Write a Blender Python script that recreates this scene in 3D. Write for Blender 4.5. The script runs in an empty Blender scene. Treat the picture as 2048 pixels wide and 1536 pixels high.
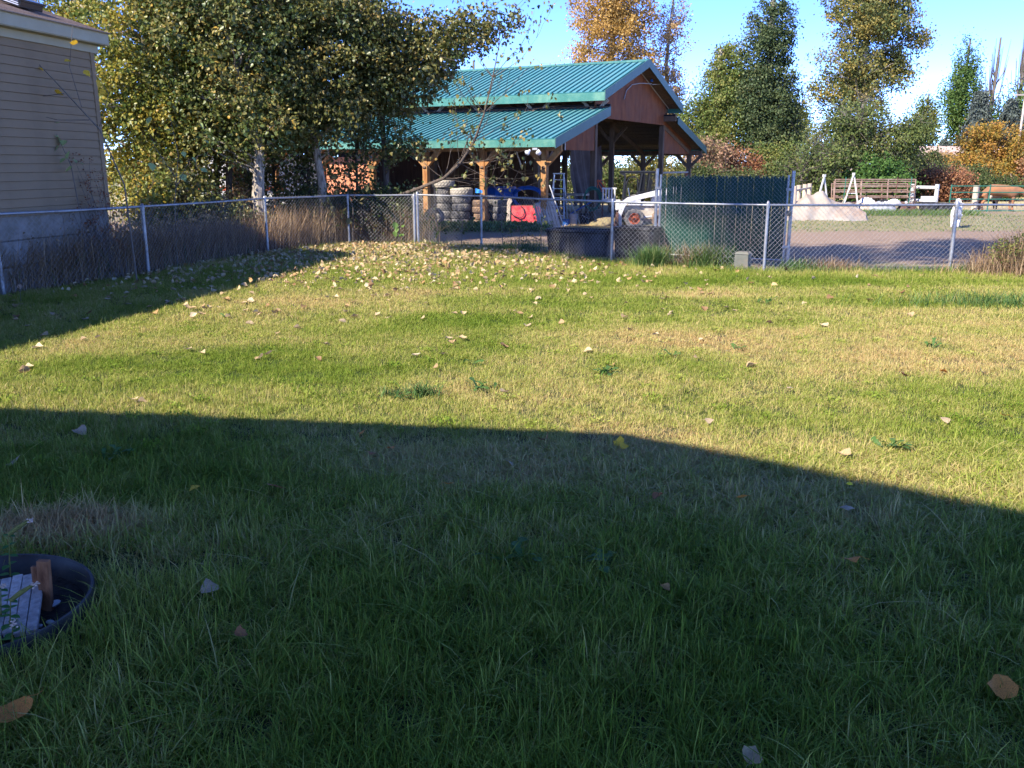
import bpy, math, random
import numpy as np
from mathutils import Vector, Matrix, Euler
R = math.radians
rng = np.random.default_rng(7)
random.seed(7)
sc = bpy.context.scene
C = sc.collection

# ------------------------------------------------------------------ camera, sky, sun, exposure
EYE = 1.9
cam_d = bpy.data.cameras.new('camera'); cam = bpy.data.objects.new('camera', cam_d); C.objects.link(cam)
cam_d.sensor_width = 36.0; cam_d.lens = 36.0 * 1780 / 2048
cam_d.clip_start = 0.05; cam_d.clip_end = 3000
cam.location = (0, 0, EYE); cam.rotation_euler = (R(90) - math.atan(437 / 1780), 0, 0)
sc.camera = cam
SUN = Vector((-0.75, -0.661, math.tan(R(40)))).normalized()      # towards the sun
world = bpy.data.worlds.new('World'); sc.world = world; world.use_nodes = True
nt = world.node_tree; nt.nodes.clear()
wo = nt.nodes.new('ShaderNodeOutputWorld'); bg = nt.nodes.new('ShaderNodeBackground'); sky = nt.nodes.new('ShaderNodeTexSky')
sky.sky_type = 'NISHITA'; sky.sun_disc = False; sky.sun_elevation = R(40)
sky.sun_rotation = math.atan2(SUN.x, SUN.y) % (2 * math.pi)
sky.air_density = 0.5; sky.dust_density = 0.0; sky.ozone_density = 0.0; sky.altitude = 6500
bg.inputs['Strength'].default_value = 0.15
hs = nt.nodes.new('ShaderNodeHueSaturation'); hs.inputs['Saturation'].default_value = 1.25; hs.inputs['Hue'].default_value = 0.516; nt.links.new(sky.outputs[0], hs.inputs['Color']); nt.links.new(hs.outputs[0], bg.inputs[0]); nt.links.new(bg.outputs[0], wo.inputs[0])
sun_d = bpy.data.lights.new('sun', 'SUN'); sun_o = bpy.data.objects.new('sun', sun_d); C.objects.link(sun_o)
sun_d.energy = 2.1; sun_d.angle = R(0.53); sun_d.color = (1.0, 0.92, 0.80)
sun_o.location = (-20, -30, 40); sun_o.rotation_euler = SUN.to_track_quat('Z', 'Y').to_euler()
sc.view_settings.view_transform = 'Standard'; sc.view_settings.look = 'None'
sc.view_settings.exposure = 2.7; sc.view_settings.gamma = 1.0; sc.view_settings.use_curve_mapping = False
sc.cycles.max_bounces = 6; sc.cycles.transparent_max_bounces = 8
sc.cycles.use_denoising = True

# ------------------------------------------------------------------ materials
def _nodes(name):
    m = bpy.data.materials.new(name); m.use_nodes = True
    t = m.node_tree; t.nodes.clear()
    o = t.nodes.new('ShaderNodeOutputMaterial'); p = t.nodes.new('ShaderNodeBsdfPrincipled')
    t.links.new(p.outputs[0], o.inputs[0])
    return m, t, o, p
def _ramp(t, cols, fac, interp='LINEAR', lo=0.0, hi=1.0):
    r = t.nodes.new('ShaderNodeValToRGB'); e = r.color_ramp; e.interpolation = interp
    n = len(cols)
    while len(e.elements) < n: e.elements.new(0.5)
    for i, c in enumerate(cols):
        e.elements[i].position = lo + (hi - lo) * (i / max(1, n - 1)); e.elements[i].color = (*c, 1)
    t.links.new(fac, r.inputs[0]); return r.outputs[0]
def _pos(t, world_space=False, stretch=(1, 1, 1)):
    if world_space:
        g = t.nodes.new('ShaderNodeNewGeometry'); s = g.outputs['Position']
    else:
        g = t.nodes.new('ShaderNodeTexCoord'); s = g.outputs['Object']
    if stretch != (1, 1, 1):
        mp = t.nodes.new('ShaderNodeMapping'); mp.inputs['Scale'].default_value = stretch
        t.links.new(s, mp.inputs[0]); s = mp.outputs[0]
    return s
def _noise(t, vec, scale, detail=5, rough=0.6):
    n = t.nodes.new('ShaderNodeTexNoise'); n.inputs['Scale'].default_value = scale
    n.inputs['Detail'].default_value = detail; n.inputs['Roughness'].default_value = rough
    t.links.new(vec, n.inputs['Vector']); return n.outputs['Fac']
def _mix(t, a, b, fac, mode='MIX'):
    m = t.nodes.new('ShaderNodeMix'); m.data_type = 'RGBA'; m.blend_type = mode
    for s, v in ((m.inputs[6], a), (m.inputs[7], b)):
        if isinstance(v, tuple): s.default_value = (*v, 1)
        else: t.links.new(v, s)
    if isinstance(fac, (int, float)): m.inputs[0].default_value = fac
    else: t.links.new(fac, m.inputs[0])
    return m.outputs[2]
def _bump(t, p, fac, strength, dist=0.01):
    b = t.nodes.new('ShaderNodeBump'); b.inputs['Strength'].default_value = strength; b.inputs['Distance'].default_value = dist
    t.links.new(fac, b.inputs['Height']); t.links.new(b.outputs[0], p.inputs['Normal'])
def M(name, cols, scale=6, rough=0.7, bump=0.0, bdist=0.01, metal=0.0, ws=False, stretch=(1, 1, 1), dirt=None, dscale=2.5, lo=0.3, hi=0.7, spec=None, per_object=0.0):
    m, t, o, p = _nodes(name)
    v = _pos(t, ws, stretch); n = _noise(t, v, scale)
    col = _ramp(t, cols, n, lo=lo, hi=hi) if len(cols) > 1 else None
    if dirt:
        n2 = _noise(t, _pos(t, ws), dscale, 6, 0.7)
        f = _ramp(t, [(0, 0, 0), (1, 1, 1)], n2, lo=0.45, hi=0.72)
        col = _mix(t, col if col else cols[0], dirt, f)
    if per_object:
        oi = t.nodes.new('ShaderNodeObjectInfo')
        hs = t.nodes.new('ShaderNodeHueSaturation'); mr = t.nodes.new('ShaderNodeMapRange')
        mr.inputs['To Min'].default_value = 1 - per_object; mr.inputs['To Max'].default_value = 1 + per_object
        t.links.new(oi.outputs['Random'], mr.inputs[0]); t.links.new(mr.outputs[0], hs.inputs['Value'])
        if col: t.links.new(col, hs.inputs['Color'])
        else: hs.inputs['Color'].default_value = (*cols[0], 1)
        col = hs.outputs[0]
    if col: t.links.new(col, p.inputs['Base Color'])
    else: p.inputs['Base Color'].default_value = (*cols[0], 1)
    p.inputs['Roughness'].default_value = rough; p.inputs['Metallic'].default_value = metal
    p.inputs['Specular IOR Level'].default_value = spec if spec is not None else (0.5 if metal or rough <= .31 else 0.18)
    if bump: _bump(t, p, n, bump, bdist)
    return m
def LEAF(name, cols, trans=0.35, rough=0.5, ws_dry=None, obj_random=False, spec=0.18):
    """leaf colours chosen leaf by leaf from the face attribute 'rnd'"""
    m, t, o, p = _nodes(name)
    if obj_random:
        a = t.nodes.new('ShaderNodeObjectInfo'); f = a.outputs['Random']
    else:
        a = t.nodes.new('ShaderNodeAttribute'); a.attribute_name = 'rnd'; f = a.outputs['Fac']
    col = _ramp(t, cols, f)
    if obj_random:
        n = _noise(t, _pos(t), 30, 4); col = _mix(t, col, (0.09, 0.045, 0.018), _ramp(t, [(0, 0, 0), (0.8, 0.8, 0.8)], n, lo=0.5, hi=0.7))
    t.links.new(col, p.inputs['Base Color']); p.inputs['Roughness'].default_value = rough
    p.inputs['Specular IOR Level'].default_value = spec
    if trans > 0:
        tr = t.nodes.new('ShaderNodeBsdfTranslucent'); mx = t.nodes.new('ShaderNodeMixShader')
        t.links.new(col, tr.inputs[0]); mx.inputs[0].default_value = trans
        t.links.new(p.outputs[0], mx.inputs[1]); t.links.new(tr.outputs[0], mx.inputs[2]); t.links.new(mx.outputs[0], o.inputs[0])
    return m
def _blobs(t, pos, blobs):
    """soft round patches on the ground: (x, y, rx, ry, weight) -> one height value"""
    out = None
    for x, y, rx, ry, w in blobs:
        mp = t.nodes.new('ShaderNodeMapping'); mp.vector_type = 'POINT'
        mp.inputs['Location'].default_value = (-x / rx, -y / ry, 0); mp.inputs['Scale'].default_value = (1 / rx, 1 / ry, 0)
        t.links.new(pos, mp.inputs[0])
        ln = t.nodes.new('ShaderNodeVectorMath'); ln.operation = 'LENGTH'; t.links.new(mp.outputs[0], ln.inputs[0])
        mr = t.nodes.new('ShaderNodeMapRange'); mr.interpolation_type = 'SMOOTHSTEP'
        mr.inputs['From Min'].default_value = 1.35; mr.inputs['From Max'].default_value = 0.2
        mr.inputs['To Min'].default_value = 0; mr.inputs['To Max'].default_value = w
        t.links.new(ln.outputs['Value'], mr.inputs[0])
        if out is None: out = mr.outputs[0]
        else:
            ad = t.nodes.new('ShaderNodeMath'); ad.operation = 'ADD'; t.links.new(out, ad.inputs[0]); t.links.new(mr.outputs[0], ad.inputs[1]); out = ad.outputs[0]
    return out
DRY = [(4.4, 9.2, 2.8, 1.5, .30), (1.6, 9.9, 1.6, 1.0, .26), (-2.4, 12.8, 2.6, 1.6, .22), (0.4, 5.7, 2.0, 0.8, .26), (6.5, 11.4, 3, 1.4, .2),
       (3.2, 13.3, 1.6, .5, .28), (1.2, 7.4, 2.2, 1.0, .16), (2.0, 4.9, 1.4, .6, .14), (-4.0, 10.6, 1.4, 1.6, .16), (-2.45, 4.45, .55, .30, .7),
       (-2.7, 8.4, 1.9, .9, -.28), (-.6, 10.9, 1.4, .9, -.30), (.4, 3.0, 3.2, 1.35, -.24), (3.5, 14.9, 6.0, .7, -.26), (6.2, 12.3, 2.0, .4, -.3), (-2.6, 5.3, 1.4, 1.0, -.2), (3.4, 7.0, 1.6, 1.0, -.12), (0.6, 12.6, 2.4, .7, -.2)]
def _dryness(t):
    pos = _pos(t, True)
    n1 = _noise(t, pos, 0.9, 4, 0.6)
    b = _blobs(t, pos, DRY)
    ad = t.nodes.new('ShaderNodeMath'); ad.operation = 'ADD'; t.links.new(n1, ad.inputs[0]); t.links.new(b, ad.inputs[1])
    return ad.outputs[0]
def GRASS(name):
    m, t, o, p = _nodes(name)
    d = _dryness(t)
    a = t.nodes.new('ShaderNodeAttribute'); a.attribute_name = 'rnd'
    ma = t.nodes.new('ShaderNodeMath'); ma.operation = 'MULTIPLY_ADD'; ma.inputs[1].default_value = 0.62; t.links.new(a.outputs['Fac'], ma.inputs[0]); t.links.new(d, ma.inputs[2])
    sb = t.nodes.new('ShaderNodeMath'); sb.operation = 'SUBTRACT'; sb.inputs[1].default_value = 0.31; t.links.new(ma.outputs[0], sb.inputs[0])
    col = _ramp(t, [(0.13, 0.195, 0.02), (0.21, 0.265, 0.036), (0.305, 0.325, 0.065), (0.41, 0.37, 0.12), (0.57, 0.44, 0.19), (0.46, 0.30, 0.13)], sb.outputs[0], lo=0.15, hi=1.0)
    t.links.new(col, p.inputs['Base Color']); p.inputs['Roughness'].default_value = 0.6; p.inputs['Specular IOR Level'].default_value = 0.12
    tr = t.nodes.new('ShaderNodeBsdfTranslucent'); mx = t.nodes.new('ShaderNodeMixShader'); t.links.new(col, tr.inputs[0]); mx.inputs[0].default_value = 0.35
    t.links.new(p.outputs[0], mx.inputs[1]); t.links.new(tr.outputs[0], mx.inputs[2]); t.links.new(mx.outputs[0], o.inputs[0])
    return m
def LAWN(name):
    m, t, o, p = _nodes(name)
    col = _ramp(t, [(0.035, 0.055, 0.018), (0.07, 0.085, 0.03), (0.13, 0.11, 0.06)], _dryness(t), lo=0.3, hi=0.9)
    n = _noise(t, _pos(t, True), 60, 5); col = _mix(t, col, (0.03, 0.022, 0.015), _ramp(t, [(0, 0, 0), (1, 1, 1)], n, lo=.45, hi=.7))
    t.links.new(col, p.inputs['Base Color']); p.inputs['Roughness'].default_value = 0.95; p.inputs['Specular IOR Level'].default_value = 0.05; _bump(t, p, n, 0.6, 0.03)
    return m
def GROUND(name, blobs, c_lo, c_hi):
    """soil and thin turf mixed by patches"""
    m, t, o, p = _nodes(name)
    pos = _pos(t, True)
    big = _noise(t, pos, 0.35, 6, 0.65); ad = t.nodes.new('ShaderNodeMath'); ad.operation = 'ADD'
    t.links.new(big, ad.inputs[0]); t.links.new(_blobs(t, pos, blobs), ad.inputs[1])
    fine = _noise(t, pos, 14, 6, 0.75)
    a = _ramp(t, c_lo, fine); b = _ramp(t, c_hi, fine)
    f = _ramp(t, [(0, 0, 0), (1, 1, 1)], ad.outputs[0], lo=.42, hi=.62)
    t.links.new(_mix(t, a, b, f), p.inputs['Base Color']); p.inputs['Roughness'].default_value = 0.95; _bump(t, p, fine, 0.8, 0.05)
    return m

MT = {}
MT['grass'] = GRASS('grass blades'); MT['lawn'] = LAWN('lawn soil')
MT['yard'] = GROUND('yard soil', [(11, 31, 9, 5, .25), (1, 27.3, 3, 1.2, .1), (16, 22, 12, 5, -.3), (5, 24, 5, 3, -.3), (12, 26.5, 8, 1.5, -.12)],
                    [(0.13, 0.09, 0.06), (0.22, 0.15, 0.10), (0.31, 0.21, 0.14)], [(0.12, 0.115, 0.045), (0.21, 0.18, 0.08), (0.30, 0.23, 0.12)])
MT['field'] = GROUND('field', [(0, 60, 40, 20, .2)], [(0.16, 0.12, 0.08), (0.26, 0.2, 0.12)], [(0.24, 0.22, 0.09), (0.42, 0.34, 0.15), (0.5, 0.4, 0.2)])
MT['galv'] = M('galvanised steel', [(0.24, 0.25, 0.27), (0.38, 0.39, 0.41)], 18, 0.45, metal=0.55, dirt=(0.2, 0.19, 0.18))
MT['wire'] = M('galvanised wire', [(0.19, 0.185, 0.18), (0.27, 0.265, 0.26)], 9, 0.6, metal=0.2)
MT['slat'] = M('dark green plastic slat', [(0.004, 0.032, 0.022), (0.007, 0.046, 0.031)], 5, 0.55)
MT['teal'] = M('painted green roof sheet', [(0.075, 0.225, 0.25), (0.095, 0.26, 0.29)], 1.2, 0.3, dirt=(0.13, 0.26, 0.28), dscale=.7)
MT['teal2'] = M('painted green trim', [(0.04, 0.14, 0.12), (0.055, 0.175, 0.15)], 2, 0.4, dirt=(0.12, 0.24, 0.18))
MT['rib'] = M('roof seam shade', [(0.018, 0.10, 0.11)], 2, 0.4)  # dark tone puts the shade lines along the roof ribs into the colour
MT['dkgreen'] = M('dark green rake trim', [(0.035, 0.085, 0.078), (0.045, 0.105, 0.095)], 3, 0.45)
MT['post'] = M('stained timber post', [(0.16, 0.055, 0.016), (0.27, 0.12, 0.04), (0.34, 0.18, 0.07)], 3, 0.75, 0.3, stretch=(6, 6, 0.6), dirt=(0.32, 0.2, 0.085))
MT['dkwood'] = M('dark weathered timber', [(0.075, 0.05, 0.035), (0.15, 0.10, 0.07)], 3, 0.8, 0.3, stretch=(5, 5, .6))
MT['ply'] = M('red brown plywood', [(0.11, 0.034, 0.014), (0.165, 0.052, 0.021), (0.21, 0.075, 0.03)], 3.5, 0.75, 0.2, stretch=(1, 1, .5), dirt=(0.12, 0.05, 0.03), dscale=1.4)
MT['siding_orange'] = M('orange stained siding', [(0.42, 0.16, 0.08), (0.52, 0.22, 0.12)], 4, 0.8)
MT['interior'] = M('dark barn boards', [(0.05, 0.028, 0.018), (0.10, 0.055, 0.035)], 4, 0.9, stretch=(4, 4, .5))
MT['rubber'] = M('tyre rubber', [(0.045, 0.045, 0.047), (0.10, 0.098, 0.10)], 14, 0.85, 0.5, dirt=(0.21, 0.19, 0.17), dscale=4, per_object=.3)
MT['mudrubber'] = M('muddy tyre rubber', [(0.16, 0.105, 0.07), (0.30, 0.2, 0.13)], 9, 0.9, 0.5, dirt=(0.07, 0.055, 0.05))
MT['tanrubber'] = M('pale dusty tyre rubber', [(0.26, 0.23, 0.19), (0.38, 0.34, 0.28)], 6, 0.9, 0.3, dirt=(0.15, 0.13, 0.12))
MT['black'] = M('black plastic', [(0.010, 0.010, 0.012), (0.028, 0.028, 0.032)], 5, 0.5, dirt=(0.09, 0.09, 0.10), dscale=1.8)
MT['blue'] = M('blue plastic', [(0.01, 0.06, 0.22), (0.02, 0.10, 0.34)], 5, 0.45)
MT['ltblue'] = M('light blue plastic', [(0.06, 0.30, 0.75)], 5, 0.5)
MT['red'] = M('sun faded red paint', [(0.62, 0.03, 0.05), (0.80, 0.075, 0.085)], 3, 0.6, dirt=(0.6, 0.16, 0.13), dscale=5)
MT['palewood'] = M('pale weathered wood', [(0.36, 0.29, 0.22), (0.55, 0.46, 0.36)], 6, 0.85, 0.3, stretch=(4, 4, .7), dirt=(0.25, 0.2, 0.16))
MT['greywood'] = M('grey weathered wood', [(0.22, 0.19, 0.17), (0.46, 0.41, 0.36)], 7, 0.85, 0.3, stretch=(5, 5, .8), per_object=.2)
MT['alu'] = M('aluminium', [(0.42, 0.43, 0.45), (0.55, 0.56, 0.58)], 5, 0.4, metal=.5)
MT['white'] = M('white paint', [(0.42, 0.42, 0.41), (0.5, 0.5, 0.49)], 6, 0.5, dirt=(0.5, 0.47, 0.42))
MT['mwhite'] = M('white machine paint', [(0.44, 0.44, 0.46), (0.55, 0.55, 0.56)], 5, 0.4, dirt=(0.38, 0.33, 0.28), dscale=3)
MT['mtan'] = M('mud splashed machine paint', [(0.32, 0.27, 0.21), (0.5, 0.45, 0.38)], 5, 0.7, dirt=(0.16, 0.12, 0.09), dscale=4)
MT['mdark'] = M('dark machine paint', [(0.010, 0.012, 0.016), (0.018, 0.02, 0.026)], 6, 0.7)
MT['rust'] = M('rusty dark steel', [(0.06, 0.035, 0.028), (0.12, 0.06, 0.045)], 9, 0.8)
MT['orange'] = M('orange wheel paint', [(0.52, 0.09, 0.03), (0.66, 0.15, 0.06)], 8, 0.55, dirt=(0.2, 0.1, 0.06), dscale=9)
MT['tarp'] = M('brown tarpaulin', [(0.05, 0.036, 0.036), (0.085, 0.065, 0.065)], 3, 0.6, 0.4, 0.03)
MT['canvas'] = M('off white canvas', [(0.23, 0.20, 0.17), (0.31, 0.28, 0.25)], 1.6, 0.75, 0.25, .03, dirt=(0.24, 0.16, 0.11), dscale=1.4)
MT['grey'] = M('grey plastic', [(0.22, 0.23, 0.25), (0.32, 0.33, 0.35)], 6, 0.5)
MT['cream'] = M('cream painted trim', [(0.33, 0.29, 0.20), (0.38, 0.34, 0.24)], 3, 0.75)
MT['vinyl'] = M('taupe vinyl siding', [(0.21, 0.15, 0.09), (0.245, 0.175, 0.108)], 2, 0.75, stretch=(.5, 1, 6), dirt=(0.18, 0.13, 0.08), dscale=.8)
MT['skirt'] = M('grey white skirting', [(0.15, 0.135, 0.11), (0.19, 0.17, 0.145)], 2, 0.7, dirt=(0.28, 0.27, 0.26))
MT['shingle'] = M('brown asphalt shingle', [(0.12, 0.085, 0.07), (0.23, 0.17, 0.14)], 40, 0.9, 0.5, per_object=.18)
MT['vent'] = M('vent metal', [(0.02, 0.021, 0.025)], 5, 0.25)  # dark body carries the shaded side of the vent in its colour
MT['ventlit'] = M('sunlit vent louvre', [(0.42, 0.45, 0.55)], 5, 0.3, metal=.3)  # pale tone stands in for sunlight on the left vent end
MT['bark'] = M('grey tan bark', [(0.14, 0.115, 0.09), (0.34, 0.29, 0.235), (0.44, 0.39, 0.32)], 8, 0.9, 0.9, 0.03, stretch=(3, 3, .6), lo=.35, hi=.68)
MT['darkbark'] = M('dark bark', [(0.05, 0.04, 0.032), (0.13, 0.10, 0.08)], 9, 0.9, 0.8, 0.03, stretch=(3, 3, .6))
MT['twig'] = M('grey twig', [(0.09, 0.075, 0.062), (0.17, 0.145, 0.125)], 9, 0.85)
MT['soil'] = M('dark garden soil', [(0.012, 0.010, 0.008), (0.045, 0.036, 0.028)], 25, 0.95, 1.0, 0.03)
MT['stone'] = M('pale pebble', [(0.25, 0.24, 0.24), (0.45, 0.43, 0.41)], 12, 0.8, per_object=.25)
MT['potrim'] = M('grey blue plastic rim', [(0.016, 0.015, 0.015), (0.028, 0.026, 0.025)], 5, 0.4, dirt=(0.06, 0.055, 0.045), dscale=6)
MT['stake'] = M('brown wooden stake', [(0.10, 0.035, 0.015), (0.22, 0.09, 0.04), (0.3, 0.15, 0.08)], 8, 0.75, .4, stretch=(3, 3, 1))
MT['fur'] = M('brown hide', [(0.15, 0.075, 0.045), (0.24, 0.12, 0.065), (0.36, 0.15, 0.06)], 2.2, 0.8)
MT['darkfur'] = M('dark hide', [(0.03, 0.022, 0.02), (0.06, 0.04, 0.032)], 3, 0.8)
MT['whitefur'] = M('white fur', [(0.55, 0.54, 0.51), (0.62, 0.61, 0.58)], 20, 0.9, .5, .02)
MT['creamfur'] = M('cream hide', [(0.6, 0.5, 0.36)], 3, 0.8)
MT['beige'] = M('beige wall', [(0.55, 0.46, 0.34), (0.62, 0.52, 0.4)], 2, 0.8)
MT['pinkroof'] = M('pale brown roof', [(0.36, 0.26, 0.22), (0.44, 0.33, 0.28)], 2, 0.8)
MT['gatepaint'] = M('green gate paint', [(0.02, 0.10, 0.075), (0.03, 0.14, 0.10)], 8, 0.5)
MT['pipe'] = M('brown corral pipe', [(0.13, 0.075, 0.055), (0.25, 0.16, 0.125)], 9, 0.6, dirt=(0.32, 0.25, 0.21))
MT['straw'] = LEAF('straw', [(0.6, 0.42, 0.16), (0.75, 0.58, 0.26), (0.5, 0.33, 0.12)], 0.2)
MT['pedestal'] = M('utility box paint', [(0.09, 0.095, 0.08), (0.13, 0.13, 0.11)], 6, 0.6, dirt=(0.17, 0.13, 0.10))
MT['lamp'] = M('lamp glass', [(0.7, 0.7, 0.7)], 4, 0.15)
MT['brass'] = M('padlock brass', [(0.5, 0.42, 0.2)], 4, 0.4, metal=.6)
MT['text'] = M('dark lettering', [(0.03, 0.03, 0.035)], 4, 0.5)
# leaf palettes
MT['cotton'] = LEAF('cottonwood leaves', [(0.05, 0.085, 0.025), (0.085, 0.12, 0.032), (0.13, 0.15, 0.04), (0.20, 0.19, 0.06), (0.32, 0.25, 0.07), (0.46, 0.29, 0.05)], 0.35, 0.4, spec=.4)
MT['cottonY'] = LEAF('yellowing cottonwood leaves', [(0.08, 0.12, 0.025), (0.15, 0.18, 0.035), (0.27, 0.25, 0.045), (0.42, 0.31, 0.05), (0.45, 0.25, 0.04)], 0.4, 0.42, spec=.4)
MT['cottonO'] = LEAF('olive leaves', [(0.05, 0.075, 0.02), (0.08, 0.10, 0.028), (0.12, 0.125, 0.035), (0.20, 0.165, 0.045), (0.28, 0.18, 0.045)], 0.3, 0.42, spec=.4)  # slightly darker olive tones than the cottonwood palette
MT['gold'] = LEAF('golden autumn leaves', [(0.22, 0.16, 0.06), (0.36, 0.23, 0.065), (0.48, 0.30, 0.09), (0.44, 0.26, 0.07), (0.27, 0.20, 0.09)], 0.4)
MT['goldbrown'] = LEAF('brown gold leaves', [(0.24, 0.17, 0.08), (0.36, 0.24, 0.11), (0.48, 0.31, 0.13), (0.30, 0.22, 0.16)], 0.35)
MT['deep'] = LEAF('deep green leaves', [(0.035, 0.06, 0.026), (0.06, 0.09, 0.036), (0.10, 0.125, 0.05), (0.16, 0.16, 0.07)], 0.3)
MT['deepY'] = LEAF('yellow green leaves', [(0.07, 0.11, 0.03), (0.13, 0.17, 0.04), (0.22, 0.22, 0.06), (0.32, 0.27, 0.08)], 0.35)
MT['mixgold'] = LEAF('green gold leaves', [(0.07, 0.10, 0.035), (0.12, 0.14, 0.045), (0.19, 0.18, 0.055), (0.34, 0.25, 0.06), (0.20, 0.18, 0.07)], 0.38)
MT['orchard'] = LEAF('orchard leaves', [(0.055, 0.085, 0.028), (0.10, 0.135, 0.04), (0.155, 0.185, 0.055), (0.23, 0.215, 0.08)], 0.4)
MT['bright'] = LEAF('bright green leaves', [(0.055, 0.12, 0.03), (0.09, 0.17, 0.04), (0.16, 0.25, 0.07)], 0.4)
MT['rustL'] = LEAF('rust red leaves', [(0.16, 0.07, 0.045), (0.28, 0.12, 0.06), (0.36, 0.19, 0.09), (0.22, 0.15, 0.07)], 0.35)
MT['pinkL'] = LEAF('pinkish brown leaves', [(0.28, 0.15, 0.10), (0.40, 0.24, 0.15), (0.26, 0.20, 0.10), (0.18, 0.16, 0.07)], 0.35)
MT['amber'] = LEAF('amber leaves', [(0.12, 0.12, 0.035), (0.26, 0.19, 0.04), (0.38, 0.22, 0.04), (0.34, 0.16, 0.05), (0.16, 0.15, 0.045)], 0.4)
MT['conifer'] = LEAF('blue grey needles', [(0.045, 0.06, 0.05), (0.075, 0.095, 0.08), (0.13, 0.15, 0.135)], 0.1)
MT['poplar'] = LEAF('poplar leaves', [(0.05, 0.10, 0.025), (0.09, 0.15, 0.035), (0.15, 0.19, 0.05)], 0.3)
MT['bushdk'] = LEAF('dark bush leaves', [(0.03, 0.05, 0.018), (0.06, 0.085, 0.025), (0.10, 0.12, 0.04), (0.16, 0.13, 0.06)], 0.3)
MT['weedbrown'] = LEAF('dry brown weeds', [(0.09, 0.052, 0.026), (0.19, 0.12, 0.065), (0.30, 0.205, 0.12), (0.44, 0.33, 0.2)], 0.2, 0.8)
MT['weedgreen'] = LEAF('rough green grass', [(0.03, 0.075, 0.02), (0.07, 0.14, 0.035), (0.12, 0.19, 0.05), (0.26, 0.24, 0.10)], 0.3, 0.6)
MT['fallen'] = LEAF('fallen leaves', [(0.20, 0.10, 0.045), (0.44, 0.32, 0.17), (0.55, 0.43, 0.25), (0.38, 0.22, 0.09), (0.60, 0.50, 0.32), (0.46, 0.34, 0.19), (0.28, 0.15, 0.07)], 0.25, 0.6, obj_random=True)
MT['fallen_far'] = LEAF('fallen leaves by the fence', [(0.20, 0.10, 0.045), (0.44, 0.32, 0.17), (0.55, 0.43, 0.25), (0.38, 0.22, 0.09), (0.60, 0.50, 0.32), (0.30, 0.16, 0.07)], 0.25, 0.6)
MT['leaf_orange'] = LEAF('orange fallen leaf', [(0.62, 0.24, 0.05)] * 2, 0.25, .6, obj_random=True)
MT['leaf_yellow'] = LEAF('yellow fallen leaf', [(0.75, 0.46, 0.04)] * 2, 0.25, .6, obj_random=True)
MT['leaf_brown'] = LEAF('dark brown fallen leaf', [(0.30, 0.13, 0.05)] * 2, 0.2, .6, obj_random=True)
MT['leaf_pale'] = LEAF('pale fallen leaf', [(0.40, 0.30, 0.19)] * 2, 0.2, .6, obj_random=True)
MT['palegreen'] = LEAF('pale sunlit green leaves', [(0.26, 0.36, 0.12), (0.34, 0.42, 0.17)], 0.4)  # lighter green puts sunlight into the colour of the shaded sapling leaves
MT['mint'] = LEAF('mint leaves', [(0.04, 0.13, 0.025), (0.08, 0.2, 0.04)], 0.35, .5)
MT['flower'] = M('faded flower head', [(0.4, 0.26, 0.18), (0.6, 0.45, 0.34)], 40, 0.9)
MT['spike'] = M('olive flower spike', [(0.11, 0.12, 0.03), (0.2, 0.17, 0.05)], 60, 0.9, .8, .01)
MT['yellowflower'] = M('yellow petals', [(0.8, 0.6, 0.03)], 9, 0.7)

# ------------------------------------------------------------------ mesh tools
def npmesh(name, V, F, mats, rnd=None, smooth=False):
    """V (n,3); F list of int arrays (k, 3 or 4)"""
    me = bpy.data.meshes.new(name)
    V = np.asarray(V, dtype=np.float32)
    F = [np.asarray(f, dtype=np.int32) for f in F if len(f)]
    nl = sum(f.size for f in F); nf = sum(len(f) for f in F)
    me.vertices.add(len(V)); me.vertices.foreach_set('co', V.ravel())
    me.loops.add(nl); me.loops.foreach_set('vertex_index', np.concatenate([f.ravel() for f in F]))
    me.polygons.add(nf)
    tot = np.concatenate([np.full(len(f), f.shape[1], dtype=np.int32) for f in F])
    st = np.concatenate([[0], np.cumsum(tot)[:-1]]).astype(np.int32)
    me.polygons.foreach_set('loop_start', st)
    me.update(calc_edges=True); me.validate()
    if rnd is not None:
        a = me.attributes.new('rnd', 'FLOAT', 'FACE'); a.data.foreach_set('value', np.asarray(rnd, dtype=np.float32))
    if smooth: me.polygons.foreach_set('use_smooth', np.ones(len(me.polygons), dtype=bool))
    for m in (mats if isinstance(mats, (list, tuple)) else [mats]): me.materials.append(m)
    return me
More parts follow.
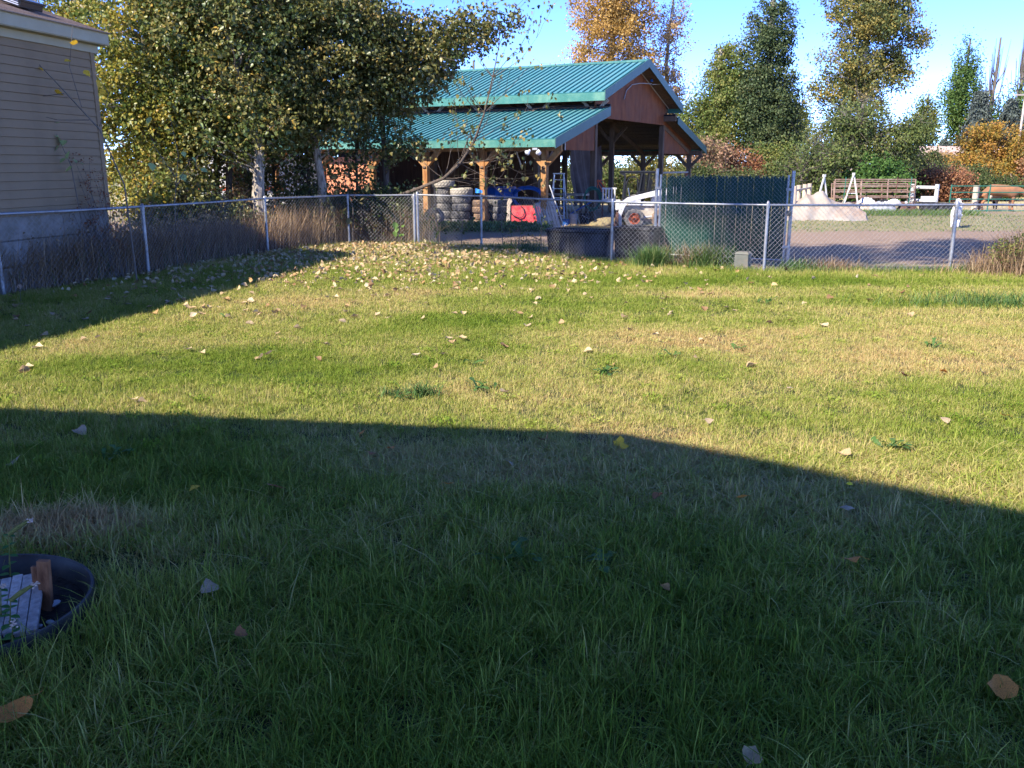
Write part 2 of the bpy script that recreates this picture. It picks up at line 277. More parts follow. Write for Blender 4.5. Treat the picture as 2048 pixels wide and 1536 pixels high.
class MB:
    """collects simple shapes for ONE mesh object"""
    def __init__(s): s.v = []; s.f = []; s.m = []; s.cur = 0
    def add(s, vs, fs):
        b = len(s.v); s.v += [tuple(v) for v in vs]
        for f in fs: s.f.append([b + i for i in f]); s.m.append(s.cur)
        return s
    def box(s, c, d, rot=None, taper=None):
        x, y, z = d[0] / 2, d[1] / 2, d[2] / 2; tp = taper or 1.0
        vs = [Vector((sx * x * (tp if sz > 0 else 1), sy * y * (tp if sz > 0 else 1), sz * z)) for sz in (-1, 1) for sx, sy in ((-1, -1), (1, -1), (1, 1), (-1, 1))]
        if rot is not None:
            q = Euler(rot).to_matrix() if not isinstance(rot, Matrix) else rot
            vs = [q @ v for v in vs]
        c = Vector(c)
        return s.add([v + c for v in vs], [(3, 2, 1, 0), (4, 5, 6, 7), (0, 1, 5, 4), (1, 2, 6, 5), (2, 3, 7, 6), (3, 0, 4, 7)])
    def bar(s, a, b, w, h=None, up=(0, 0, 1)):
        """rectangular bar from a to b"""
        a = Vector(a); b = Vector(b); h = w if h is None else h
        d = (b - a); L = d.length; d.normalize(); u = Vector(up)
        if abs(d.dot(u)) > .98: u = Vector((0, 1, 0))
        x = d.cross(u).normalized(); u2 = x.cross(d).normalized()
        vs = [p + x * (sx * w / 2) + u2 * (sy * h / 2) for p in (a, b) for sx, sy in ((-1, -1), (1, -1), (1, 1), (-1, 1))]
        return s.add(vs, [(3, 2, 1, 0), (4, 5, 6, 7), (0, 1, 5, 4), (1, 2, 6, 5), (2, 3, 7, 6), (3, 0, 4, 7)])
    def tube(s, pts, r, n=8, cap=True):
        pts = [Vector(p) for p in pts]; k = len(pts)
        rs = r if isinstance(r, (list, tuple)) else [r] * k
        vs = []; ref = None
        for i, p in enumerate(pts):
            d = (pts[min(i + 1, k - 1)] - pts[max(i - 1, 0)]).normalized()
            if ref is None: ref = Vector((0, 0, 1)) if abs(d.z) < .9 else Vector((1, 0, 0))
            x = ref - d * d.dot(ref)
            if x.length < .05: x = d.orthogonal()
            x.normalize(); y = d.cross(x); ref = x
            for j in range(n):
                a = 2 * math.pi * j / n; vs.append(p + x * (math.cos(a) * rs[i]) + y * (math.sin(a) * rs[i]))
        fs = [(i * n + j, i * n + (j + 1) % n, (i + 1) * n + (j + 1) % n, (i + 1) * n + j) for i in range(k - 1) for j in range(n)]
        if cap: fs += [tuple(range(n))[::-1], tuple((k - 1) * n + j for j in range(n))]
        return s.add(vs, fs)
    def prism(s, poly, axis, a, b):
        """poly in the two remaining axes, extruded along axis from a to b"""
        n = len(poly)
        def P(u, v, w): return {'x': (w, u, v), 'y': (u, w, v), 'z': (u, v, w)}[axis]
        vs = [P(u, v, a) for u, v in poly] + [P(u, v, b) for u, v in poly]
        fs = [tuple(range(n))[::-1], tuple(range(n, 2 * n))] + [(i, (i + 1) % n, n + (i + 1) % n, n + i) for i in range(n)]
        return s.add(vs, fs)
    def lathe(s, prof, n=24, c=(0, 0, 0), closed=False, wob=0):
        vs = []; k = len(prof)
        for j in range(n):
            a = 2 * math.pi * j / n
            for i, (r, z) in enumerate(prof):
                rr = r * (1 + wob * (1 if (j + i) % 2 else -1)); vs.append((c[0] + rr * math.cos(a), c[1] + rr * math.sin(a), c[2] + z))
        kk = k if closed else k - 1
        fs = [(j * k + i, ((j + 1) % n) * k + i, ((j + 1) % n) * k + (i + 1) % k, j * k + (i + 1) % k) for j in range(n) for i in range(kk)]
        return s.add(vs, fs)
    def sheet(s, fn, nu, nv, thick=0):
        vs = [fn(i / nu, j / nv) for j in range(nv + 1) for i in range(nu + 1)]
        fs = [(j * (nu + 1) + i, j * (nu + 1) + i + 1, (j + 1) * (nu + 1) + i + 1, (j + 1) * (nu + 1) + i) for j in range(nv) for i in range(nu)]
        return s.add(vs, fs)
    def mesh(s, name, mats, smooth=False):
        me = bpy.data.meshes.new(name); me.from_pydata([tuple(v) for v in s.v], [], s.f)
        for m in (mats if isinstance(mats, (list, tuple)) else [mats]): me.materials.append(m)
        if max(s.m, default=0) > 0: me.polygons.foreach_set('material_index', s.m)
        if smooth:
            me.polygons.foreach_set('use_smooth', [True] * len(me.polygons))
            me.update(); 
            try: me.set_sharp_from_angle(angle=R(38))
            except Exception: pass
        return me
    def obj(s, name, mats, parent=None, smooth=False, bevel=0, **kw):
        o = link(name, s.mesh(name, mats, smooth), parent, **kw)
        if bevel:
            b = o.modifiers.new('bevel', 'BEVEL'); b.width = bevel; b.segments = 2; b.limit_method = 'ANGLE'
        return o
def link(name, data, parent=None, loc=(0, 0, 0), rot=(0, 0, 0), scale=None, label=None, cat=None, group=None, kind=None):
    o = bpy.data.objects.new(name, data); C.objects.link(o)
    o.location = loc; o.rotation_euler = rot
    if scale is not None: o.scale = scale if isinstance(scale, (tuple, list)) else (scale,) * 3
    if parent is not None: o.parent = parent
    tag(o, label, cat, group, kind); return o
def tag(o, label=None, cat=None, group=None, kind=None):
    if label: o['label'] = label
    if cat: o['category'] = cat
    if group: o['group'] = group
    if kind: o['kind'] = kind
    return o
def empty(name, label, cat, loc=(0, 0, 0), rot=(0, 0, 0), group=None):
    return link(name, None, None, loc, rot, None, label, cat, group)
def copy_tree(o, loc, rot=None, label=None, scale=None):
    ch = [c for c in bpy.data.objects if c.parent == o]
    r = o.copy(); C.objects.link(r); r.location = loc
    if rot is not None: r.rotation_euler = rot
    if scale is not None: r.scale = (scale,) * 3
    if label: r['label'] = label
    for c in ch:
        d = c.copy(); C.objects.link(d); d.parent = r
        for g in [x for x in bpy.data.objects if x.parent == c]:
            e = g.copy(); C.objects.link(e); e.parent = d
    return r

def blades(P, h, w, lean, az=None, segs=3, curl=1.8):
    """grass-like blades. P (n,3), h, w, lean arrays -> V, [quads, tris], faces per blade"""
    n = len(P); az = rng.uniform(0, 2 * np.pi, n) if az is None else az
    th = az + np.pi / 2 + rng.normal(0, .5, n)
    d = np.stack([np.cos(az), np.sin(az), np.zeros(n)], 1); s = np.stack([np.cos(th), np.sin(th), np.zeros(n)], 1)
    V = np.zeros((n, 2 * segs + 1, 3)); 
    for i in range(segs + 1):
        t = i / segs
        c = P + d * (lean * h * t ** curl)[:, None]; c[:, 2] += h * t * (1 - 0.28 * lean * t)
        if i == segs: V[:, 2 * segs] = c
        else:
            ww = (w * .5 * (1 - .55 * t ** 1.5))[:, None]
            V[:, 2 * i] = c - s * ww; V[:, 2 * i + 1] = c + s * ww
    k = 2 * segs + 1; b = (np.arange(n) * k)[:, None]
    Q = np.concatenate([b + np.array([2 * i, 2 * i + 1, 2 * i + 3, 2 * i + 2]) for i in range(segs - 1)], 0) if segs > 1 else np.zeros((0, 4), int)
    T = b + np.array([2 * segs - 2, 2 * segs - 1, 2 * segs])
    ids = np.concatenate([np.tile(np.arange(n), segs - 1), np.arange(n)])
    return V.reshape(-1, 3), [Q, T], ids
def leaves(P, size, droop=0.5, wide=0.8, fold=0.25, six=True):
    """pointed leaves with a folded midrib; returns V, [quads], ids"""
    n = len(P); az = rng.uniform(0, 2 * np.pi, n); el = rng.normal(-droop, .6, n)
    ax = np.stack([np.cos(az) * np.cos(el), np.sin(az) * np.cos(el), np.sin(el)], 1)
    r = rng.normal(size=(n, 3)); sd = np.cross(ax, r); sd /= np.linalg.norm(sd, axis=1)[:, None] + 1e-9
    nm = np.cross(ax, sd); S = size[:, None]; W = (size * wide * .5)[:, None]; Fd = (size * fold)[:, None] * .5
    if six:
        V = np.stack([P, P + ax * S * .22 - sd * W + nm * Fd, P + ax * S * .62 - sd * W * .72 + nm * Fd, P + ax * S,
                      P + ax * S * .62 + sd * W * .72 + nm * Fd, P + ax * S * .22 + sd * W + nm * Fd], 1)
        b = (np.arange(n) * 6)[:, None]
        Q = np.concatenate([b + np.array([0, 1, 2, 3]), b + np.array([0, 3, 4, 5])], 0)
    else:
        V = np.stack([P, P + ax * S * .45 - sd * W + nm * Fd, P + ax * S, P + ax * S * .45 + sd * W + nm * Fd], 1)
        b = (np.arange(n) * 4)[:, None]
        Q = np.concatenate([b + np.array([0, 1, 2]), b + np.array([0, 2, 3])], 0)
    return V.reshape(-1, 3), [Q], np.tile(np.arange(n), 2)
def ellipsoid_pts(n, c, r, power=0.45):
    v = rng.normal(size=(n, 3)); v /= np.linalg.norm(v, axis=1)[:, None]
    return np.asarray(c) + v * (rng.random(n) ** power)[:, None] * np.asarray(r)
def merge(parts):
    """[(V, F, ids, rnd per id)] -> V, F, rnd"""
    Vs = []; Q = {3: [], 4: []}; Rn = {3: [], 4: []}; off = 0
    for V, F, ids, rnd in parts:
        k = 0
        for f in F:
            if len(f): Q[f.shape[1]].append(f + off); Rn[f.shape[1]].append(rnd[ids[k:k + len(f)]])
            k += len(f)
        Vs.append(V); off += len(V)
    F = []; rr = []
    for s in (4, 3):
        if Q[s]: F.append(np.concatenate(Q[s])); rr.append(np.concatenate(Rn[s]))
    return np.concatenate(Vs), F, np.concatenate(rr)

# ------------------------------------------------------------------ ground
def sheet_xy(name, poly, z, mat, label=None):
    mb = MB(); mb.add([(x, y, z) for x, y in poly], [tuple(range(len(poly)))])
    return mb.obj(name, mat, kind='structure')
sheet_xy('field', [(-600, -60), (600, -60), (600, 900), (-600, 900)], -0.03, MT['field'])
sheet_xy('yard', [(-40, 14.2), (30, 14.2), (30, 37.0), (14, 38.6), (-40, 40)], -0.012, MT['yard'])
sheet_xy('lawn', [(-9.3, -6), (12, -6), (12, 16.3), (8.1, 16.62), (4.6, 16.5), (2.0, 17.95), (-0.7, 21.3), (-2.3, 22.2), (-4.0, 22.1), (-5.5, 20.1), (-6.6, 16.0), (-7.75, 13.4), (-8.6, 10)], 0.0, MT['lawn'])

POT = (-2.31, 3.43, 0.49)
def in_lawn(x, y):
    """inside the fence lines"""
    if y < 16.0:
        e = np.interp(y, [-6, 8, 10, 13.4, 15.9], [-9.2, -8.9, -8.6, -7.7, -6.55])
        return e < x < 9.6
    if y > 22.0: return False
    e = np.interp(y, [15.9, 20, 22], [-6.5, -5.4, -4.0])
    r = np.interp(y, [16.3, 16.4, 17.8, 21.2, 22.1], [8.0, 4.7, 2.0, -.7, -2.3])
    return e < x < r
# grass: three kinds of patch, each in three variants, set out patch by patch over the lawn
tiles = bpy.data.collections.new('grass patches')
def tile(name, size, n, hm, wm, segs, dead=.16, clover=0):
    P = np.zeros((n, 3)); P[:, :2] = rng.uniform(-size / 2, size / 2, (n, 2))
    k = max(6, n // 60); cc = rng.uniform(-size / 2, size / 2, (k, 2)); own = rng.integers(0, k, n)
    cl = rng.random(n) < .55; P[cl, :2] = cc[own[cl]] + rng.normal(0, .02, (cl.sum(), 2))
    h = hm * rng.gamma(6, 1 / 6, n) * (0.75 + 0.5 * rng.random(k)[own]); w = wm * rng.uniform(.6, 1.3, n)
    lean = np.abs(rng.normal(.75, .5, n)); rnd = np.clip(rng.normal(.42, .27, n), 0, 1); dd = rng.random(n) < dead
    rnd[dd] = rng.uniform(.7, 1.0, dd.sum()); h[dd] *= .6; lean[dd] *= rng.uniform(1, 3.5, dd.sum()); w[dd] *= .7
    parts = [blades(P, h, w, lean, segs=segs) + (rnd,)]
    if clover:
        k2 = rng.uniform(-size / 2, size / 2, (4, 2)); m = clover; Q = np.zeros((m, 3)); Q[:, :2] = k2[rng.integers(0, 4, m)] + rng.normal(0, .045, (m, 2)); Q[:, 2] = rng.uniform(.01, .05, m)
        V, F, ids = leaves(Q, rng.uniform(.012, .024, m), 0, .9, .2, six=False); parts.append((V, F, ids, rng.uniform(0, .3, m)))
    V, F, rr = merge(parts)
    o = bpy.data.objects.new(name, npmesh(name, V, F, MT['grass'], rr)); tiles.objects.link(o); return o
for i in range(3): tile('patch_a%d' % i, .55, 2300, .074, .0052, 4, .24, (0, 120, 260)[i])
for i in range(3): tile('patch_b%d' % i, .8, 6000, .033, .0040, 2, .3, (0, 0, 200)[i])
for i in range(3): tile('patch_c%d' % i, 1.15, 6000, .036, .006, 2, .22)
pts = []
def lay(y0, y1, step, kind, hfun):
    y = y0
    while y < y1:
        X = max(3.2, y * .66 + 1.6); x = -X
        while x < X:
            px, py = x + rng.uniform(-.1, .1) * step, y + rng.uniform(-.1, .1) * step
            if in_lawn(px, py) and math.hypot(px - POT[0], py - POT[1]) > POT[2] + .42:
                pts.append((px, py, kind * 3 + rng.integers(0, 3), hfun(px, py)))
            x += step
        y += step
lay(1.0, 5.7, .42, 0, lambda x, y: float(np.interp(y, [1, 3.4, 5.2, 5.7], [1.15, 1.05, .72, .62])) * rng.uniform(.85, 1.15) * (1.25 if x < -1.2 and y > 4 else 1))
lay(5.55, 11, .62, 1, lambda x, y: rng.uniform(.85, 1.2) * (1.35 if x < -2 and y < 7.6 else 1))
lay(10.8, 22.4, .85, 2, lambda x, y: rng.uniform(.85, 1.25) * float(np.interp(y, [11, 14.8, 16], [1, 1.15, 1.8])))
gm = bpy.data.meshes.new('lawn_grass'); gm.vertices.add(len(pts))
gm.vertices.foreach_set('co', np.array([(p[0], p[1], 0.0) for p in pts], dtype=np.float32).ravel())
for nm, ty, vals in (('idx', 'INT', [int(p[2]) for p in pts]),): gm.attributes.new(nm, ty, 'POINT').data.foreach_set('value', vals)
rt = gm.attributes.new('rot', 'FLOAT_VECTOR', 'POINT'); rt.data.foreach_set('vector', np.array([(0, 0, rng.uniform(0, 6.28)) for _ in pts], dtype=np.float32).ravel())
sl = gm.attributes.new('scl', 'FLOAT_VECTOR', 'POINT'); sl.data.foreach_set('vector', np.array([(1, 1, p[3]) for p in pts], dtype=np.float32).ravel())
gm.materials.append(MT['grass'])
go = link('grass', gm, kind='stuff', label='short green and straw coloured lawn grass over the whole yard', cat='grass')
ng = bpy.data.node_groups.new('scatter patches', 'GeometryNodeTree')
ng.interface.new_socket('Geometry', in_out='INPUT', socket_type='NodeSocketGeometry'); ng.interface.new_socket('Geometry', in_out='OUTPUT', socket_type='NodeSocketGeometry')
gi = ng.nodes.new('NodeGroupInput'); gout = ng.nodes.new('NodeGroupOutput'); ip = ng.nodes.new('GeometryNodeInstanceOnPoints'); ci = ng.nodes.new('GeometryNodeCollectionInfo')
ci.inputs['Collection'].default_value = tiles; ci.inputs['Separate Children'].default_value = True; ci.inputs['Reset Children'].default_value = True
def named(nm, ty):
    n = ng.nodes.new('GeometryNodeInputNamedAttribute'); n.data_type = ty; n.inputs['Name'].default_value = nm; return n.outputs['Attribute']
e2r = ng.nodes.new('FunctionNodeEulerToRotation'); ng.links.new(named('rot', 'FLOAT_VECTOR'), e2r.inputs[0])
ng.links.new(gi.outputs[0], ip.inputs['Points']); ng.links.new(ci.outputs[0], ip.inputs['Instance']); ip.inputs['Pick Instance'].default_value = True
ng.links.new(named('idx', 'INT'), ip.inputs['Instance Index']); ng.links.new(e2r.outputs[0], ip.inputs['Rotation']); ng.links.new(named('scl', 'FLOAT_VECTOR'), ip.inputs['Scale'])
ng.links.new(ip.outputs[0], gout.inputs[0])
md = go.modifiers.new('scatter', 'NODES'); md.node_group = ng
# grass close around the planter is grown blade by blade so that none stands inside it
n = 15000; P = np.zeros((n, 3)); a = rng.uniform(0, 6.283, n); rr = POT[2] + .02 + rng.random(n) * .62
P[:, 0] = POT[0] + rr * np.cos(a); P[:, 1] = POT[1] + rr * np.sin(a)
thin = (P[:, 1] > POT[1] + .40) & (rng.random(n) < .25); P = P[~thin]; n = len(P)
hh = .085 * rng.gamma(6, 1 / 6, n) * np.where(P[:, 1] > POT[1] + .38, .35, 1.3)
V, F, ids = blades(P, hh, .0042 * rng.uniform(.6, 1.3, n), np.abs(rng.normal(.55, .35, n)), segs=4)
link('planter_edge_grass', npmesh('planter_edge_grass', V, F, MT['grass'], np.clip(rng.normal(.45, .2, n), 0, 1)[ids]), kind='stuff', label='longer grass and thatch around the planter rim', cat='grass')
# longer single blades standing out of the lawn in the shade near the camera
n = 5200; P = np.zeros((n, 3)); P[:, 1] = rng.uniform(1.6, 6.2, n); P[:, 0] = rng.uniform(-1, 1, n) * (P[:, 1] * .62 + 1)
P = P[np.hypot(P[:, 0] - POT[0], P[:, 1] - POT[1]) > POT[2] + .03]; n = len(P)
V, F, ids = blades(P, rng.uniform(.08, .145, n) * np.interp(P[:, 1], [3, 6], [1, .6]), rng.uniform(.003, .0065, n), np.abs(rng.normal(.7, .4, n)), segs=5)
link('long_grass_blades', npmesh('long_grass_blades', V, F, MT['grass'], np.clip(rng.normal(.35, .2, n), 0, 1)[ids]), kind='stuff', label='longer stray blades standing in the shaded foreground grass', cat='grass')

# ------------------------------------------------------------------ chain link fences
def wire_mesh(mb, A, B, z0, z1, pitch=.090, r=.0018, sag=.006, above=.03):
    A = Vector((A[0], A[1], 0)); B = Vector((B[0], B[1], 0)); L = (B - A).length; d = (B - A) / L; nrm = Vector((-d.y, d.x, 0))
    H = z1 - z0; k = int((L + H) / pitch)
    for s in (1, -1):
        for i in range(k + 1):
            off = i * pitch - H
            u0, u1 = off, off + H; t0, t1 = 0, 1
            if u0 < 0: t0 = -u0 / H
            if u1 > L: t1 = (L - u0) / H
            if t1 - t0 < .02: continue
            pts = []
            m = 3
            for q in range(m + 1):
                t = t0 + (t1 - t0) * q / m; u = u0 + H * t
                z = z0 + H * (t if s > 0 else 1 - t)
                uu = u + sag * math.sin(z * 5 + i * 1.3) * 1.2
                pts.append(A + d * min(max(uu, 0), L) + nrm * (s * r * 1.1 + .02 * math.sin(u * 1.3) * math.sin(z * 2.5)) + Vector((0, 0, z)))
            mb.tube(pts, r, 3, cap=False)
    for i in range(int(L / pitch)):
        p = A + d * (i * pitch) + Vector((0, 0, z1))
        mb.tube([p, p + d * .012 + Vector((0, 0, above)), p + d * .03 + Vector((0, 0, above * .2))], r, 3, cap=False)
def chain_fence(name, label, posts, rail_z, tops=True, base_z=0, dark=None):
    """posts: (x, y, top, radius)"""
    t = empty(name, label, 'fence', (posts[0][0], posts[0][1], 0)); o = Vector((posts[0][0], posts[0][1], 0))
    for x, y, zt, r in posts:
        mb = MB(); mb.tube([(x - o.x, y - o.y, -.1), (x - o.x, y - o.y, zt)], r, 12)
        mb.lathe([(r * 1.18, zt - .09), (r * 1.22, zt - .04), (r * 1.1, zt + .0), (r * .6, zt + .03), (0, zt + .04)], 12, (x - o.x, y - o.y, 0))
        mb.obj('post', MT['galv'], t, smooth=True)
    for (a, b) in zip(posts, posts[1:]):
        mb = MB(); m = ((a[0] + b[0]) / 2 - o.x, (a[1] + b[1]) / 2 - o.y, rail_z - .008)
        mb.tube([(a[0] - o.x, a[1] - o.y, rail_z), m, (b[0] - o.x, b[1] - o.y, rail_z)], .021, 10); mb.obj('top_rail', MT['galv'], t, smooth=True)
        wm = MB(); wire_mesh(wm, (a[0] - o.x, a[1] - o.y), (b[0] - o.x, b[1] - o.y), .03, rail_z + .01)
        w = wm.obj('wire_mesh', MT['wire'], t); w['kind'] = 'stuff'
    return t
chain_fence('chain_link_fence', 'galvanised chain link fence along the left side in front of the taupe house and trees',
            [(-8.75, 10.4, 1.2, .03), (-7.66, 13.35, 1.22, .03), (-6.49, 15.91, 1.22, .032), (-5.42, 19.9, 1.22, .03), (-4.0, 22.1, 1.2, .028), (-2.4, 22.25, 1.2, .035)], 1.2)
chain_fence('chain_link_fence', 'galvanised chain link fence across the back of the lawn in front of the barn yard',
            [(-2.3, 22.05, 1.25, .03), (-.72, 21.14, 1.22, .026), (1.97, 17.74, 1.24, .03), (4.6, 16.29, 1.25, .028), (8.07, 16.45, 1.25, .034), (11.4, 16.6, 1.25, .03)], 1.21)

# green slatted privacy panel behind the back fence
ga, gb = Vector((3.02, 19.02, 0)), Vector((5.42, 17.6, 0)); gl = (gb - ga).length; gang = math.atan2(gb.y - ga.y, gb.x - ga.x)
gt = empty('slatted_gate_panel', 'tall chain link gate filled with dark green privacy slats in front of the barn', 'gate', ga, (0, 0, gang))
for x in (0.0, gl):
    MB().tube([(x, 0, -.1), (x, 0, 1.80 if x else 1.84)], .034, 12).obj('post', MT['galv'], gt, smooth=True)
for x in (.085, gl - .085):
    MB().tube([(x, 0, .08), (x, 0, 1.72)], .022, 10).obj('frame_tube', MT['galv'], gt, smooth=True)
MB().tube([(.085, 0, .08), (gl - .085, 0, .08)], .02, 10).obj('frame_tube', MT['galv'], gt, smooth=True)
sm = MB().prism([(0, 0), (.0515, 0), (.0515, 1.56), (.026, 1.60), (0, 1.56)], 'y', -.003, .003).mesh('slat', MT['slat'])
ns = int((gl - .2) / .0535)
for i in range(ns):
    link('slat', sm, gt, (.11 + i * .0535, 0, .1 + .02 * math.sin(i * 2.1)), (0, rng.normal(0, .004), rng.normal(0, .06)))
w = MB(); wire_mesh(w, (.1, -.006), (gl - .1, -.006), .1, 1.70, pitch=.080, r=.0018); w.obj('wire_mesh', MT['wire'], gt)['kind'] = 'stuff'
for x in (.045, gl - .045):
    for z in (.35, 1.45): MB().box((x, -.03, z), (.13, .03, .05)).obj('hinge', MT['galv'], gt)
MB().tube([(gl + .02, -.03, .6), (gl + .02, -.03, 1.5)], .008, 8).obj('drop_rod', MT['galv'], gt)
ch = MB().box((gl - .02, -.05, 1.0), (.09, .05, .10)); ch.obj('latch_plate', MT['pedestal'], gt)
# utility box
pd = empty('utility_pedestal', 'small grey green utility box standing on the lawn edge by the slatted gate', 'utility box', (4.28, 16.55, 0), (0, 0, R(-32)))
MB().box((0, 0, .15), (.27, .24, .34), taper=.95).obj('box_body', MT['pedestal'], pd, bevel=.012)
MB().box((0, 0, .335), (.29, .26, .045), taper=.7).obj('lid', MT['pedestal'], pd, bevel=.01)
# black troughs behind the fence
def trough(x, y, L, W, H, ang, label):
    t = empty('black_trough', label, 'trough', (x, y, 0), (0, 0, ang), group='black plastic troughs behind the back fence')
    mb = MB(); o, q = (L / 2, W / 2), .03
    ring = lambda a, b, z, c: [(-a + c, -b, z), (a - c, -b, z), (a, -b + c, z), (a, b - c, z), (a - c, b, z), (-a + c, b, z), (-a, b - c, z), (-a, -b + c, z)]
    rings = [ring(o[0] * .93, o[1] * .9, 0, .06), ring(o[0], o[1], H - .07, .07), ring(o[0] + .03, o[1] + .03, H - .05, .08), ring(o[0] + .03, o[1] + .03, H, .08), ring(o[0] - .03, o[1] - .03, H, .07), ring(o[0] * .9, o[1] * .85, .06, .06)]
    vs = [v for r_ in rings for v in r_]; fs = [(k * 8 + i, k * 8 + (i + 1) % 8, (k + 1) * 8 + (i + 1) % 8, (k + 1) * 8 + i) for k in range(5) for i in range(8)] + [tuple(range(40, 48))]
    MB().add(vs, fs).obj('tub', MT['black'], t, bevel=.008)
    for i in range(4): MB().box((-L / 2 + L * (i + .5) / 4, -W / 2 - .004 + .02, H * .45), (.06, .05, H * .7)).obj('rib', MT['black'], t)
    return t
trough(1.50, 19.62, 1.42, .62, .56, R(-23), 'long low black trough behind the fence below the red bin and pallet')
trough(2.62, 18.85, .86, .6, .66, R(-27), 'taller black trough with a worn rim behind the fence below the white loader')

# ------------------------------------------------------------------ taupe house on the left
w_dir = Vector((.208, .978, 0)); HX = Vector((-7.12, 16.0, 0))
house = empty('taupe_house', 'taupe vinyl sided house with cream trim and brown shingle roof behind the left fence', 'house', HX, (0, 0, math.atan2(.978, .208)))
# local: x runs along the wall away from the camera, y to the left (into the house)
HL = 11.5
bd = MB(); c = .131
bd.add([(-HL, 0, 0), (-.09, 0, 0), (-.09, 0, c), (-HL, 0, c)], [(0, 1, 2, 3)])
prof = [(.0, 0), (-.017, .004), (-.015, .02), (-.004, c * .98), (0.004, c)]
bm_ = MB().prism([(y, z) for y, z in prof] + [(.02, c), (.02, 0)], 'x', -HL, -.085).mesh('siding_board', MT['vinyl'])
for i in range(20): link('siding_board', bm_, house, (0, 0, 1.14 + i * c))
MB().box((-.04, .02, 2.45), (.1, .1, 2.64)).obj('corner_trim', MT['vinyl'], house, bevel=.006)
MB().box((-HL / 2, 3.6, 2.45), (HL - .1, 7.1, 2.6)).obj('wall', MT['vinyl'], house)
sk = MB().box((-HL / 2, .06, .25), (HL, .04, .5)).mesh('skirting_panel', MT['skirt'])
for i, z in enumerate((0.0, .40, .78)):
    MB().box((-HL / 2, .03 + .0, z + .19), (HL - .02, .03, .37)).obj('skirting_panel', MT['skirt'], house, bevel=.012)
MB().box((-HL / 2, 3.6, .57), (HL - .06, 7.0, 1.1)).obj('skirting_wall', MT['skirt'], house)
MB().box((-HL / 2 + .04, -.02, 3.815), (HL + .12, .05, .13)).obj('frieze_board', MT['cream'], house)
MB().box((-HL / 2 + .04, -.12, 3.885), (HL + .18, .22, .02)).obj('soffit', MT['cream'], house)
MB().box((-HL / 2 + .04, -.235, 3.985), (HL + .18, .025, .2)).obj('fascia', MT['cream'], house, bevel=.004)
MB().box((-HL / 2 + .04, -.252, 4.07), (HL + .20, .03, .03)).obj('drip_edge', MT['cream'], house)
sl_ = .33; nr = 26
sh = MB().box((-HL / 2 + .04, .08, 0), (HL + .22, .175, .012), (math.atan(sl_) - .05, 0, 0)).mesh('shingle_course', MT['shingle'])
for i in range(nr):
    yy = -.29 + i * .14; link('shingle_course', sh, house, (0, yy, 4.10 + (yy + .26) * sl_))
MB().prism([(-.25, 4.065), (3.6, 4.065 + 3.85 * sl_), (7.4, 4.065), ], 'x', -HL, .12).obj('roof', MT['shingle'], house)
vt = empty('roof_vent', 'low dark roof vent with its sunlit end painted pale on the brown shingles of the house', 'vent', house.matrix_basis @ Vector((-.95, .50, 4.36)), (0, 0, math.atan2(.978, .208)))
MB().box((0, 0, .05), (.50, .42, .10), (math.atan(sl_), 0, 0)).obj('vent_box', MT['vent'], vt, bevel=.01)
MB().box((-.0, .0, .115), (.60, .48, .03), (math.atan(sl_), 0, 0)).obj('vent_cap', MT['vent'], vt)
for k in range(3): MB().box((-.262, 0, .03 + k * .03), (.012, .36, .014), (math.atan(sl_), 0, 0)).obj('louvre', MT['ventlit'], vt)

# an open carport: added out of view, shaped to shade the near lawn
own = empty('sunshade', 'open gable roofed carport added out of view left of the camera to shade the near lawn', 'sunshade', (-3.36, 2.51, 0), (0, 0, R(172)))
# local x runs left along the eave, local y runs back under the rake
MB().prism([(.0, 4.68), (5.5, 8.82), (11.0, 4.68), (10.9, 4.5), (5.5, 8.56), (.1, 4.5)], 'x', 0, 9).obj('roof', MT['shingle'], own)  # roof of the added sunshade, out of view, shades the near lawn
MB().prism([(.12, 4.49), (5.5, 8.53), (10.88, 4.49), (10.85, 4.44), (5.5, 8.46), (.15, 4.44)], 'x', .05, 8.95).obj('bounce_ceiling', MT['white'], own)  # pale underside added to bounce light onto the shaded lawn
for x in (.35, 4.5, 8.6):
    for y in (.5, 10.5): MB().box((x, y, 2.27), (.18, .18, 4.54)).obj('post', MT['beige'], own)
MB().box((4.5, 5.5, .03), (8.8, 10.6, .10)).obj('bounce_slab', MT['stone'], own)  # pale slab added to bounce light under the roof

